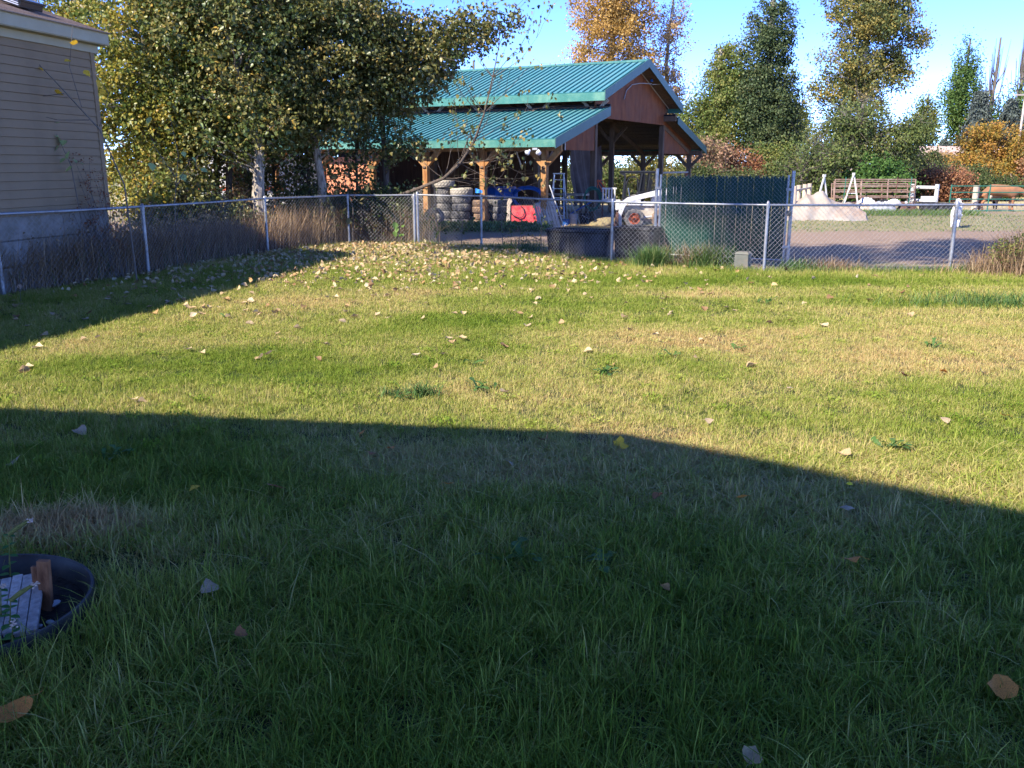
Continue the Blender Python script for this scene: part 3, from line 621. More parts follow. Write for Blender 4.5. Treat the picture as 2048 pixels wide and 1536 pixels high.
# ------------------------------------------------------------------ barn
TH = R(-28); barn = empty('pole_barn', 'open timber pole barn with green ribbed metal roofs and red brown gable panels', 'barn', (1.02, 27.3, 0), (0, 0, TH))
BM = Matrix.Translation((1.02, 27.3, 0)) @ Matrix.Rotation(TH, 4, 'Z')
def BW(u, g, z=0): return BM @ Vector((u, g, z))
bay = 2.1; NB = 6; UL = -bay * NB
def post(u, g, h, s=.2, m='post', extra=None): MB().box((u, g, h / 2 - .05), (s * .88, s * .88, h + .1)).obj('post', MT[m], barn, bevel=.006)
for i in range(NB + 1):
    u = -bay * i
    post(u, -.1, 2.36); post(u, 14.2, 2.36, m='dkwood')
    for g in (3.6, 10.45): post(u, g, 3.6 if i else 3.43, .2, 'dkwood')
    for s in (-1, 1):
        MB().bar((u + s * .06, -.1, 1.93), (u + s * .52, -.1, 2.38), .14, .14).obj('brace', MT['post'], barn)
        MB().bar((u + s * .06, 14.2, 1.85), (u + s * .55, 14.2, 2.34), .12, .12).obj('brace', MT['dkwood'], barn)
        if i: MB().bar((u + s * .06, 10.45, 2.85), (u + s * .6, 10.45, 3.42), .12, .12).obj('brace', MT['dkwood'], barn)
    MB().bar((u, -.2, 1.8), (u, .35, 2.34), .10, .10).obj('brace', MT['dkwood'], barn)
    # trusses
    for a, b in (((u, -.1, 2.42), (u, 3.6, 3.42)), ((u, 14.2, 2.42), (u, 10.45, 3.42)), ((u, 3.2, 3.95), (u, 7.05, 5.2)), ((u, 10.9, 3.95), (u, 7.05, 5.2)), ((u, 3.3, 3.68), (u, 10.8, 3.68))):
        MB().bar(a, b, .09, .16).obj('rafter', MT['dkwood'], barn)
    for s in (-1, 1): MB().bar((u - .0, 3.62, 3.55), (u + s * .45, 3.62, 3.98), .08, .10).obj('truss_web', MT['greywood'], barn)
for g, z, m in ((-.1, 2.42, 'post'), (14.2, 2.42, 'dkwood'), (3.6, 3.68, 'dkwood'), (10.45, 3.68, 'dkwood')):
    MB().box((UL / 2 + .25, g, z), (-UL + .6, .1, .2)).obj('beam', MT[m], barn)
# roofs: ribbed sheets, each sheet a part
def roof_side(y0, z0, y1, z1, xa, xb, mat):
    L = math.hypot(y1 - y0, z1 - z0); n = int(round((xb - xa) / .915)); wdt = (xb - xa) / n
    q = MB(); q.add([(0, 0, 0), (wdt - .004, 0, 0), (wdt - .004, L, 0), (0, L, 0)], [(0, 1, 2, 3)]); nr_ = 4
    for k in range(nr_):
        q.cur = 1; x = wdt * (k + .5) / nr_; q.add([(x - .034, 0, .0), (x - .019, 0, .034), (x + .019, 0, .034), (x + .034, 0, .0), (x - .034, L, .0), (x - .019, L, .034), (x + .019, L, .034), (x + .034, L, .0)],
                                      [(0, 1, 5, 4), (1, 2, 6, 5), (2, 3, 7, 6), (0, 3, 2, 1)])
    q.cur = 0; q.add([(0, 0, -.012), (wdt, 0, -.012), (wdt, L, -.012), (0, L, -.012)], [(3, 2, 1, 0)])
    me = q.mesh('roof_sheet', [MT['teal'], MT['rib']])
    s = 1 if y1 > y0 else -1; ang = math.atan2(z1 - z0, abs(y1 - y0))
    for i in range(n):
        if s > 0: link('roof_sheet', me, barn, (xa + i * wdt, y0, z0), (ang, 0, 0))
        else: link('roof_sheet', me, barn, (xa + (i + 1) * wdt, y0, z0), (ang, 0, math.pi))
XA, XB = UL - .4, .58
roof_side(-.57, 2.66, 3.62, 3.74, XA, XB, 0); roof_side(14.72, 2.66, 10.5, 3.74, XA, XB, 0)
roof_side(3.1, 4.2, 7.1, 5.52, XA, XB, 0); roof_side(11.1, 4.2, 7.1, 5.52, XA, XB, 0)
MB().prism([(6.85, 5.475), (7.1, 5.56), (7.35, 5.475), (7.35, 5.455), (7.1, 5.54), (6.85, 5.455)], 'x', XA, XB + .02).obj('ridge_cap', MT['teal2'], barn)
for y, zt, h in ((-.60, 2.63, .21), (14.75, 2.63, .21), (3.07, 4.17, .25), (11.13, 4.17, .25)):
    MB().box(((XA + XB) / 2, y, zt - h / 2), (XB - XA, .03, h)).obj('fascia', MT['teal2'], barn)
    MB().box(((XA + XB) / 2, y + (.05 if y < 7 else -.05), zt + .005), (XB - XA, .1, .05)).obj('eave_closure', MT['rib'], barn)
MB().box(((XA + XB) / 2, 3.66, 3.80), (XB - XA - .1, .1, .09)).obj('top_flashing', MT['mdark'], barn)
MB().box(((XA + XB) / 2, 10.46, 3.80), (XB - XA - .1, .1, .09)).obj('top_flashing', MT['mdark'], barn)
def rake(y0, z0, y1, z1, h=.26, x=XB + .015):
    MB().add([(x, y0, z0 + .03), (x, y1, z1 + .03), (x, y1, z1 - h), (x, y0, z0 - h), (x - .03, y0, z0 + .03), (x - .03, y1, z1 + .03), (x - .03, y1, z1 - h), (x - .03, y0, z0 - h)],
             [(0, 1, 2, 3), (7, 6, 5, 4), (4, 5, 1, 0), (3, 2, 6, 7), (0, 3, 7, 4), (1, 5, 6, 2)]).obj('rake_trim', MT['dkgreen'], barn)
rake(-.62, 2.64, 3.55, 3.74); rake(14.77, 2.64, 10.6, 3.74); rake(3.05, 4.2, 7.1, 5.54); rake(11.15, 4.2, 7.1, 5.54)
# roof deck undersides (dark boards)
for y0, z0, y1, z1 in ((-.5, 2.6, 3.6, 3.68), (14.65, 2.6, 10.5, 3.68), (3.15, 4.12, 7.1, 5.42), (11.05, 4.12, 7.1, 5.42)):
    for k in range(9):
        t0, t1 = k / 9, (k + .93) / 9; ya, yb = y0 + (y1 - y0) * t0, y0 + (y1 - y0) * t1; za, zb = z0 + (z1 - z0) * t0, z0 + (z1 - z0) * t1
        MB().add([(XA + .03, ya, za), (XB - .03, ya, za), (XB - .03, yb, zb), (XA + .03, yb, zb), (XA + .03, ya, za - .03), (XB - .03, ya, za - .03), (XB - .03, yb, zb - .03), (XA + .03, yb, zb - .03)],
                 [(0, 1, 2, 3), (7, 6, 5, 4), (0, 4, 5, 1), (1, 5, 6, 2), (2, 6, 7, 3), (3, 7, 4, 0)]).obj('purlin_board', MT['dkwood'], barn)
# gable panels
def panel(poly, x=.03, t=.03): MB().prism(poly, 'x', x, x + t).obj('gable_panel', MT['ply'], barn, bevel=.003)
panel([(1.22, 2.37), (2.5, 2.37), (2.5, 3.36), (1.22, 3.03)]); panel([(2.505, 2.37), (3.7, 2.37), (3.7, 3.66), (2.505, 3.36)])
zt = lambda y: 4.12 + (min(y, 14.2 - y) - 3.1) * .33
for a, b in ((3.5, 4.55), (4.555, 6.2), (6.205, 7.9), (7.905, 9.7), (9.705, 10.62)):
    pl = [(a, 3.44), (b, 3.44), (b, zt(b) - .02)] + ([(7.1, zt(7.1) - .02)] if a < 7.1 < b else []) + [(a, zt(a) - .02)]
    panel(pl)
panel([(10.63, 2.36), (12.7, 2.36), (12.7, 3.12), (10.63, 3.66)], -.0); panel([(12.705, 2.36), (14.3, 2.36), (14.3, 2.72), (12.705, 3.12)], -.0)
MB().bar((.075, 7.15, 5.33), (.075, 10.95, 4.08), .02, .035).obj('panel_trim', MT['greywood'], barn)
MB().box((.06, 1.19, 2.56), (.03, .03, .40)).obj('panel_trim', MT['white'], barn)
# rails at the right lean-to, inner walls and the lit siding far left
MB().box((.0, 12.4, 1.62), (.05, 3.6, .07)).obj('rail', MT['greywood'], barn); MB().box((.0, 12.4, .72), (.05, 3.6, .07)).obj('rail', MT['greywood'], barn)
for k in range(3): MB().box((.0, 13.75 + k * .17, .85), (.025, .15, 1.55)).obj('board', MT['ply'], barn)
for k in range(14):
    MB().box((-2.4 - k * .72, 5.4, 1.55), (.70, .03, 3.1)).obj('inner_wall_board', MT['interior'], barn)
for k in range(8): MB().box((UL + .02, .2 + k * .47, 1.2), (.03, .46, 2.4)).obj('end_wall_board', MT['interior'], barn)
for k in range(9): MB().box((-6.45 - k * .235, -.05, 1.4), (.228, .03, 1.35)).obj('siding_board', MT['siding_orange'], barn)
MB().box((-7.4, -.04, 2.12), (2.15, .05, .10)).obj('trim_board', MT['siding_orange'], barn)
# lights and wiring on the barn
fl = empty('floodlight_pair', 'pair of round white floodlights on the eave above the corner barn post', 'floodlight', BW(-.05, -.68, 2.33), (0, 0, TH))
MB().box((0, .03, .04), (.16, .05, .06)).obj('bracket', MT['grey'], fl)
for s in (-1, 1):
    MB().lathe([(.0, .0), (.03, .0), (.045, .06), (.075, .11), (.08, .14), (.06, .155), (0, .16)], 16, (0, 0, 0)).obj('lamp_head', MT['lamp'], fl, smooth=True, loc=(s * .14, -.02, -.0), rot=(R(125), 0, R(s * 25)))
fl2 = empty('work_light_pair', 'two small white work lights glinting inside the dark barn', 'work light', BW(-.5, 4.4, 2.72), (0, 0, TH))
for s in (-1, 1): MB().lathe([(0, 0), (.05, .01), (.075, .07), (.06, .09), (0, .1)], 12).obj('lamp_head', MT['white'], fl2, smooth=True, loc=(s * .02, s * .15, s * .03), rot=(R(100), 0, R(60)))
cb = MB(); cb.tube([(.09, 6.15 - .15, 4.15), (.09, 6.2, 4.45), (.1, 6.7, 4.68), (.12, 7.4, 4.78), (.3, 8.2, 4.82)], .016, 8); cb.tube([(.3, 8.3, 4.8), (.55, 9.2, 4.88), (.62, 9.6, 4.87)], .016, 8)
tag(cb.obj('power_conduit', MT['grey'], None, smooth=True, loc=(1.02, 27.3, 0), rot=(0, 0, TH)), 'grey power cable curving across the red brown gable panel', 'cable')
bl = MB().lathe([(0, 0), (.05, .01), (.06, .06), (.04, .10), (0, .11)], 12); tag(bl.obj('insulator_cap', MT['blue'], None, smooth=True, loc=BW(.28, 8.25, 4.88)), 'small blue cap under the barn gable overhang', 'cap')
# hanging tarpaulin inside
def tf(i, j):
    y = 7.0 + 3.35 * i; top = 2.72 - .18 * math.sin(i * math.pi) ; bot = .35 + .15 * math.sin(i * 7); z = bot + (top - bot) * j
    yy = y + (.45 * (1 - j) ** 2 * (1 - i)); return (-2.45 + .11 * math.sin(i * 21 + j * 3) * (1 - j * .6) + .05 * math.sin(i * 47 + j * 9), yy, z)
tag(MB().sheet(tf, 60, 16).obj('hanging_tarp', MT['tarp'], None, smooth=True, loc=(1.02, 27.3, 0), rot=(0, 0, TH)), 'dark brown tarpaulin hanging in folds inside the barn beside the loader', 'tarp')

# ------------------------------------------------------------------ tyres
def tyre_mesh(name, Ro, Ri, W, mat, lugs=44):
    k = []; h = W / 2
    prof = [(Ri, -h * .62), (Ri + .02, -h * .8), ((Ro + Ri) / 2, -h), (Ro - .035, -h * .92), (Ro - .008, -h * .72), (Ro, -h * .42), (Ro - .012, -h * .36), (Ro - .012, -h * .3), (Ro + .003, -h * .26), (Ro + .003, h * .26), (Ro - .012, h * .3), (Ro - .012, h * .36),
            (Ro, h * .42), (Ro - .008, h * .72), (Ro - .035, h * .92), ((Ro + Ri) / 2, h), (Ri + .02, h * .8), (Ri, h * .62), (Ri + .03, h * .4), (Ro - .05, h * .3), (Ro - .05, -h * .3), (Ri + .03, -h * .4)]
    vs = []; n = lugs; K = len(prof)
    for j in range(n):
        a = 2 * math.pi * j / n
        for i, (r, z) in enumerate(prof):
            if 3 < i < 14 and (j + (i // 3)) % 2: r -= .012
            vs.append((r * math.cos(a), r * math.sin(a), z + h))
    fs = [(j * K + i, ((j + 1) % n) * K + i, ((j + 1) % n) * K + (i + 1) % K, j * K + (i + 1) % K) for j in range(n) for i in range(K)]
    mb = MB(); mb.add(vs, fs); return mb.mesh(name, mat, smooth=False)
TY = {'b': tyre_mesh('tyre', .305, .19, .235, MT['rubber']), 'm': tyre_mesh('tyre', .27, .18, .205, MT['mudrubber'], 36), 't': tyre_mesh('tyre', .37, .22, .25, MT['tanrubber']), 'k': tyre_mesh('tyre', .29, .19, .208, MT['rubber'])}
ORD = ['bottom', 'second', 'third', 'fourth', 'fifth', 'sixth']
def tyre_stack(x, y, kinds, where):
    z = 0
    for i, k in enumerate(kinds):
        h = {'b': .235, 'm': .205, 't': .25, 'k': .208}[k]
        nm = {'b': 'black', 'm': 'mud caked', 't': 'pale dusty', 'k': 'black'}[k]
        lv = 'topmost' if i == len(kinds) - 1 else ORD[i]
        link('tyre', TY[k], None, (x + rng.normal(0, .015), y + rng.normal(0, .015), z), (rng.normal(0, .012), rng.normal(0, .012), rng.uniform(0, 6)), None,
             '%s tyre, %s in %s' % (nm, lv, where), 'tyre', 'stacked tyres at the barn'); z += h + .004
tyre_stack(-1.64, 29.2, 'bbbbt', 'the stack left of the post with blue cloth')
tyre_stack(-.99, 29.15, 'mmmm', 'the muddy stack behind the second barn post')
tyre_stack(-.34, 28.95, 'kkkk', 'the stack just left of the red bin')
tyre_stack(-.60, 29.65, 'kkkk', 'the half hidden stack near the red bin')
tyre_stack(-2.22, 29.5, 'bbbbbt', 'the stack behind the leaning tyre')
tyre_stack(-3.02, 30.0, 'bbbbb', 'the stack left of the third barn post')
tyre_stack(-3.66, 30.1, 'bbbb', 'the stack at the left behind the brush')
tyre_stack(-4.35, 30.4, 'tbbbb', 'the leftmost stack behind the tree')
link('tyre', TY['b'], None, (-2.42, 28.5, .24), (R(58), R(-24), 0), 1.08, 'black tyre leaning at a slant against the tyre stack', 'tyre')
link('tyre', TY['b'], None, (-2.62, 28.0, 0.0), (0, 0, 0), 1.0, 'black tyre lying flat in the weeds below the leaning tyre', 'tyre')
link('tyre', TY['t'], None, (-3.5, 28.2, 0.0), (R(4), 0, 0), 1.0, 'dusty tyre lying flat left of the leaning tyre', 'tyre')

# ------------------------------------------------------------------ things around the barn front
t = empty('red_bin', 'sun faded red bin with pale wooden frame beside the tyres', 'bin', (-.12, 28.45, 0), (0, 0, R(-4)))
MB().box((.56, .0, .42), (.96, .03, .50)).obj('red_panel', MT['red'], t, bevel=.005)
MB().prism([(-.06, 0), (.06, 0), (.075, .72), (.13, .80), (.10, .92), (.03, .93), (-.03, .78)], 'y', -.06, .10).obj('frame_post', MT['palewood'], t, bevel=.01)
MB().prism([(1.02, 0), (1.16, 0), (1.10, .66), (1.0, .66)], 'y', -.05, .08).obj('frame_post', MT['palewood'], t, bevel=.01)
MB().box((.55, -.01, .15), (.94, .05, .035)).obj('slot_lip', MT['palewood'], t); MB().box((.55, .05, .10), (.92, .02, .08)).obj('slot', MT['black'], t)
MB().box((.55, -.01, .04), (.94, .06, .05)).obj('sill', MT['palewood'], t)
MB().box((.55, .32, .66), (1.0, .62, .03)).obj('lid', MT['rust'], t); MB().box((.55, .62, .35), (1.0, .03, .6)).obj('back', MT['rust'], t)
hz = [(.06, -.03, .60), (.06, -.05, .50), (.16, -.06, .38), (.34, -.06, .30), (.46, -.06, .34), (.52, -.06, .46), (.48, -.05, .60), (.40, -.04, .66)]
tag(MB().tube([Vector(p) for p in hz], .016, 8).obj('black_hose', MT['black'], None, smooth=True, loc=(-.12, 28.45, 0), rot=(0, 0, R(-4))), 'black hose loop hanging over the front of the red bin', 'hose')
# leaning pallet
t = empty('wooden_pallet', 'weathered wooden pallet leaning slanted between the red bin and the ladder', 'pallet', (1.15, 26.95, -.02), (R(-14), R(-18), R(-14)))
slm = MB().box((0, 0, .47), (.062, .018, .94)).mesh('slat', MT['greywood'])
for i in range(8): link('slat', slm, t, (-.28 + i * .082, -.045 + rng.normal(0, .002), rng.normal(0, .01)), (0, rng.normal(0, .01), 0))
for z in (.04, .46, .90): MB().box((0.01, .0, z), (.66, .07, .07)).obj('stringer', MT['greywood'], t, bevel=.004)
for i in range(5): link('slat', slm, t, (-.28 + i * .145, .045, 0))
# stepladder
t = empty('stepladder', 'grey aluminium stepladder standing open inside the barn corner', 'ladder', (1.56, 30.4, 0), (0, 0, R(-12)))
for s in (-1, 1):
    MB().bar((s * .25, -.35, 0), (s * .16, 0, 1.62), .03, .075).obj('rail', MT['alu'], t)
    MB().bar((s * .25, .45, 0), (s * .16, .05, 1.6), .025, .04).obj('rear_leg', MT['alu'], t)
for i in range(5):
    z = .28 + i * .29; k = z / 1.62; MB().box((0, -.35 + .35 * k, z), (.5 - .18 * k, .08, .025)).obj('step', MT['alu'], t)
MB().box((0, .02, 1.64), (.38, .2, .04)).obj('top_cap', MT['alu'], t)
def stick(name, label, cat, a, b, w, m, h=None, round_=False):
    a = Vector(a); b = Vector(b); mb = MB()
    if round_: mb.tube([(0, 0, 0), b - a], w / 2, 8)
    else: mb.bar((0, 0, 0), b - a, w, h)
    return tag(mb.obj(name, MT[m], None, loc=a), label, cat)
stick('white_pole', 'thin white pole leaning on the corner barn post', 'pole', (1.62, 27.6, .0), (1.14, 27.75, 1.32), .035, 'white', round_=True)
stick('wooden_plank', 'pale plank leaning beside the stepladder', 'plank', (2.25, 29.6, 0), (1.85, 29.8, .95), .07, 'palewood', .025)
stick('wooden_plank', 'narrow brown plank leaning right of the pale plank', 'plank', (2.1, 29.9, 0), (1.72, 30.1, 1.05), .05, 'greywood', .02)
stick('blue_pole', 'blue pipe propped at a slant over the grey buckets', 'pole', (1.92, 29.7, .36), (2.62, 29.9, .74), .05, 'blue', round_=True)
stick('wooden_plank', 'light plank hanging slanted from the barn roof', 'plank', (.28, 28.6, 1.9), (.14, 28.7, 2.32), .06, 'palewood', .02)
def bucket(x, y, rz, label, m='grey'):
    t = empty('bucket', label, 'bucket', (x, y, 0), (0, 0, rz), group='grey buckets by the ladder')
    MB().lathe([(0, .01), (.12, .0), (.155, .36), (.165, .36), (.165, .38), (.145, .38), (.11, .03), (0, .03)], 20).obj('pail', MT[m], t, smooth=True)
    MB().tube([(-.16, 0, .34), (-.1, -.17, .26), (0, -.2, .22), (.1, -.17, .26), (.16, 0, .34)], .004, 6).obj('handle', MT['alu'], t)
bucket(1.98, 29.3, .2, 'pale grey bucket standing below the blue pipe'); bucket(2.34, 29.4, 1, 'darker grey bucket to the right of the pale one', 'mdark')
tag(MB().lathe([(0, 0), (.12, 0), (.14, .22), (0, .22)], 14).obj('blue_bucket', MT['blue'], None, smooth=True, loc=(1.74, 29.25, 0)), 'small blue bucket left of the grey buckets', 'bucket')
# blue barrel and hose coils
mb = MB(); mb.lathe([(0, 0), (.28, 0), (.29, .02), (.29, .3), (.30, .32), (.29, .34), (.29, .6), (.30, .62), (.29, .64), (.29, .9), (0, .9)], 24)
t = empty('blue_barrel', 'dark blue plastic barrel lying on its side behind the tyre stacks', 'barrel', (-.75, 29.95, .95), (0, R(90), R(-20)))
mb.obj('drum', MT['blue'], t, smooth=True)
MB().lathe([(0, 0), (.03, 0), (.03, .02), (0, .03)], 10, (.15, .1, .9)).obj('bung', MT['black'], t)
tag(MB().box((0, 0, .45), (1.7, .7, .9)).obj('wooden_bench', MT['interior'], None, loc=(-.2, 30.1, 0), rot=(0, 0, TH), bevel=.01), 'dark low bench under the blue barrel behind the tyres', 'bench')
mb = MB()
for k in range(9):
    pts = [( (.46 + .015 * k) * math.cos(a) + .03 * math.sin(k * 2.2), .05 * math.sin(a * 2 + k) + .025 * (k - 4), .46 + (.46 + .015 * k) * .62 * math.sin(a) + .02 * math.sin(k * 1.7)) for a in [i * 2 * math.pi / 26 for i in range(27)]]
    mb.tube(pts, .017, 6, cap=False)
tag(mb.obj('blue_hose_coil', MT['blue'], None, smooth=True, loc=(.52, 29.3, .42), rot=(0, 0, R(-15))), 'big coil of blue pipe behind the red bin', 'hose coil')
tag(MB().sheet(lambda i, j: (.22 * (i - .5), .02 * math.sin(i * 9), .15 * j * (1 - .5 * i)), 6, 3).obj('blue_scrap', MT['ltblue'], None, loc=(-1.02, 27.95, 1.08)), 'bright blue scrap of cloth stuck on the post', 'cloth')
# green hose, red shape, white picket crate by the gable post
mb = MB()
for k in range(4): mb.tube([(.26 * math.cos(a) * (1 + .06 * k), .05 * math.sin(a * 3 + k), .35 + .34 * math.sin(a) + .03 * k) for a in [i * 2 * math.pi / 22 for i in range(23)]], .014, 6, cap=False)
tag(mb.obj('green_hose_coil', MT['gatepaint'], None, smooth=True, loc=(2.62, 29.6, .45), rot=(0, 0, .3)), 'green hose coil hanging by the gable post', 'hose coil')
mb = MB()
for k in range(3): mb.tube([(.13 * math.cos(a + k), .05 * k, .16 + .18 * math.sin(a)) for a in [i * 2 * math.pi / 14 for i in range(15)]], .012, 6, cap=False)
tag(mb.obj('orange_cord', MT['orange'], None, smooth=True, loc=(2.92, 29.8, 1.1)), 'faded orange cord bundle in front of the brown tarpaulin', 'cord')
t = empty('white_picket_rack', 'short white picket rack between the gable post and the loader', 'rack', (3.05, 28.55, .8), (0, 0, R(-6)))
for i in range(5): MB().box((-.19 + i * .09, 0, .25), (.045, .02, .36)).obj('picket', MT['white'], t)
for z in (.06, .40): MB().box((0, .02, z), (.46, .025, .05)).obj('rail', MT['white'], t)
for x in (-.2, .2): MB().box((x, .03, -.4), (.05, .05, .85)).obj('leg', MT['rust'], t)
t = empty('workbench', 'low brown workbench behind the ladder inside the barn', 'bench', BW(-1.3, 4.3, 0), (0, 0, TH))
MB().box((0, 0, .92), (1.5, .6, .06)).obj('bench_top', MT['palewood'], t)
for sx in (-.68, .68):
    for sy in (-.25, .25): MB().box((sx, sy, .45), (.09, .09, .9)).obj('leg', MT['dkwood'], t)
# straw and soil heap in front of the barn
n = 5200; P = np.zeros((n, 3)); P[:, 0] = rng.normal(2.35, .72, n); P[:, 1] = rng.normal(27.6, .42, n); P[:, 2] = .06 * np.exp(-((P[:, 0] - 2.4) ** 2) / .8) + rng.random(n) * .03
V, F, ids = blades(P, rng.uniform(.03, .09, n), rng.uniform(.006, .012, n), rng.uniform(1.2, 2.6, n), segs=2)
link('straw', npmesh('straw', V, F, MT['straw'], rng.random(n)[ids]), kind='stuff', label='loose yellow straw spread in front of the barn corner', cat='straw')
def mound(name, label, cat, loc, rx, ry, h, m, seed=1, nu=26, rough=.12, flat=1.0):
    r0 = np.random.default_rng(seed); ph = r0.uniform(0, 6, 6)
    def fn(i, j):
        a = i * 2 * math.pi; k = j; rr = k * (1 + .13 * math.sin(3 * a + ph[0]) + .08 * math.sin(5 * a + ph[1]))
        z = h * (1 - k ** (2 * flat)) + rough * h * (math.sin(7 * a + 9 * k + ph[2]) * math.sin(11 * k + ph[3])) * k * (1 - k) * 3
        return (rx * rr * math.cos(a), ry * rr * math.sin(a), z - .03 * k)
    return tag(MB().sheet(fn, nu, 10).obj(name, m, None, smooth=True, loc=loc), label, cat)
mound('soil_heap', 'low pale soil heap beside the loader bucket', 'soil', (3.0, 28.1, -.02), .75, .5, .36, MT['yard'], 3)

# ------------------------------------------------------------------ skid steer loader
t = empty('skid_steer_loader', 'small white skid steer loader with dark caged cab and orange hub beside the barn', 'loader', (3.74, 27.62, 0), (0, 0, R(-6)))
def wheel(x, y, m_t, m_r, dark=False):
    wv = MB(); Ro, W = .315, .25; prof = [(.17, 0), (.20, -.01), (.28, -.012), (Ro, .03), (Ro, W - .03), (.28, W + .012), (.20, W + .01), (.17, W)]
    vs = []; n = 28
    for j in range(n):
        a = 2 * math.pi * j / n
        for i, (r, yy) in enumerate(prof):
            if i in (3, 4) and j % 2: r -= .03
            vs.append((r * math.cos(a), yy, r * math.sin(a)))
    wv.add(vs, [(j * 8 + i, ((j + 1) % n) * 8 + i, ((j + 1) % n) * 8 + i + 1, j * 8 + i + 1) for j in range(n) for i in range(7)])
    w_ = link('wheel', wv.mesh('wheel', MT[m_t]), t, (x, y, .315))
    rm = MB(); rm.lathe([(0, .05), (.05, .04), (.06, .05), (.125, .06), (.14, .02), (.165, .0), (.175, .012), (.175, .24)], 24); me = rm.mesh('rim', MT[m_r], smooth=True)
    link('rim', me, w_, (0, -.005, 0), (R(-90), 0, 0))
    hb = MB(); hb.lathe([(0, -.02), (.03, -.02), (.035, .05)], 12)
    for k in range(8): a = k * math.pi / 4; hb.box((.09 * math.cos(a), .09 * math.sin(a), .045), (.022, .022, .03))
    link('hub', hb.mesh('hub', MT['rust']), w_, (0, -.005, 0), (R(-90), 0, 0))
for x, m1, m2 in ((0, 'rubber', 'orange'), (.82, 'mudrubber', 'rust')):
    for y in (0, 1.15): wheel(x, y, m1, m2)
MB().prism([(-.38, .42), (-.30, .22), (1.3, .22), (1.42, .42), (1.42, .70), (-.30, .70)], 'y', .28, 1.12).obj('chassis', MT['mtan'], t, bevel=.012)
MB().box((.55, .26, .73), (1.5, .10, .05)).obj('side_rail', MT['mwhite'], t); MB().box((.98, .7, .88), (.95, .8, .36)).obj('engine_cover', MT['mwhite'], t, bevel=.03)
for y in (.14, 1.20):
    MB().prism([(1.45, 1.08), (1.45, 1.28), (.62, 1.16), (-.22, .95), (-.42, .80), (-.50, .45), (-.46, .08), (-.37, .08), (-.39, .42), (-.28, .70), (-.10, .84), (.55, .98)], 'y', y, y + .09).obj('lift_arm', MT['mwhite'], t, bevel=.008)
    MB().prism([(-.2, .72), (.18, .72), (.18, .90), (-.16, .92)], 'y', y + .01, y + .07).obj('side_plate', MT['mwhite'], t)
    MB().box((1.33, y + .045, .8), (.18, .1, .8)).obj('rear_upright', MT['mwhite'], t, bevel=.01)
    MB().tube([(.30, y + .05, .36), (1.35, y + .05, .44)], .03, 10).obj('cylinder', MT['alu'], t)
    for k, z in enumerate((.15, .3, .46, .6)): MB().tube([(-.43 + .02 * (k > 1), y - .006, z), (-.43 + .02 * (k > 1), y + .1, z)], .014, 8).obj('pin', MT['rust'], t)
MB().box((-.50, .72, .70), (.16, .5, .32)).obj('hydraulic_cover', MT['mwhite'], t, bevel=.04)
MB().prism([(-.5, .0), (-.95, .02), (-1.0, .08), (-.62, .16), (-.55, .50), (-.48, .50)], 'y', -.02, 1.45).obj('bucket', MT['rust'], t, bevel=.005)
MB().box((-.36, .72, .42), (.12, 1.0, .3)).obj('quick_hitch', MT['rust'], t)
tc = bpy.data.curves.new('lettering', 'FONT'); tc.body = 'bobcat'; tc.size = .13; tc.extrude = .002; tc.materials.append(MT['text'])
tmp = bpy.data.objects.new('lettering_curve', tc); C.objects.link(tmp); dg = bpy.context.evaluated_depsgraph_get(); tm = bpy.data.meshes.new_from_object(tmp.evaluated_get(dg)); bpy.data.objects.remove(tmp)
if not tm.materials: tm.materials.append(MT['text'])
link('lettering', tm, t, (-.17, .135, .765), (R(90), 0, 0))['kind'] = 'stuff'
# cab cage
for y in (.34, 1.06):
    for a, b in (((-.36, .92), (-.30, 1.60)), ((-.30, 1.60), (-.46, 1.70)), ((-.46, 1.70), (.66, 1.70)), ((.66, 1.70), (.70, 1.0)), ((.10, .95), (.20, 1.68)), ((-.36, .92), (.7, 1.0))):
        MB().bar((a[0], y, a[1]), (b[0], y, b[1]), .05, .075).obj('cab_post', MT['mdark'], t)
    g = MB()
    for i in range(15):
        x = .14 + i * .036; g.bar((x + .0, y, 1.0), (x + .06, y, 1.64), .008)
    for i in range(17): z = 1.02 + i * .037; g.bar((.13, y, z), (.66, y, z), .008)
    g.obj('side_mesh', MT['mdark'], t)['kind'] = 'stuff'
    MB().bar((.38, y, .98), (.44, y, 1.68), .035).obj('mesh_frame', MT['mdark'], t)
    arc = [(-.30 + .0, y, .95), (-.27, y, 1.35), (-.2, y, 1.52), (-.05, y, 1.58), (.08, y, 1.5), (.10, y, 1.0)]
    MB().tube(arc, .02, 8).obj('side_opening_trim', MT['mdark'], t)
g = MB()
for i in range(12): g.bar((-.25 + i * .03, 1.05, 1.0), (-.22 + i * .03, 1.05, 1.55), .006)
for i in range(13): g.bar((-.28, 1.05, 1.02 + i * .04), (.1, 1.05, 1.02 + i * .04), .006)
g.obj('far_side_mesh', MT['mdark'], t)['kind'] = 'stuff'
MB().box((.08, .7, 1.715), (1.10, .80, .05)).obj('cab_roof', MT['mdark'], t, bevel=.012)
MB().box((.25, .7, 1.05), (.4, .5, .12)).obj('seat', MT['black'], t, bevel=.03); MB().box((.45, .7, 1.28), (.1, .48, .42), (0, R(10), 0)).obj('seat_back', MT['black'], t, bevel=.03)
for y in (.5, .9): MB().tube([(-.15, y, .95), (-.2, y, 1.22)], .015, 8).obj('control_lever', MT['alu'], t)

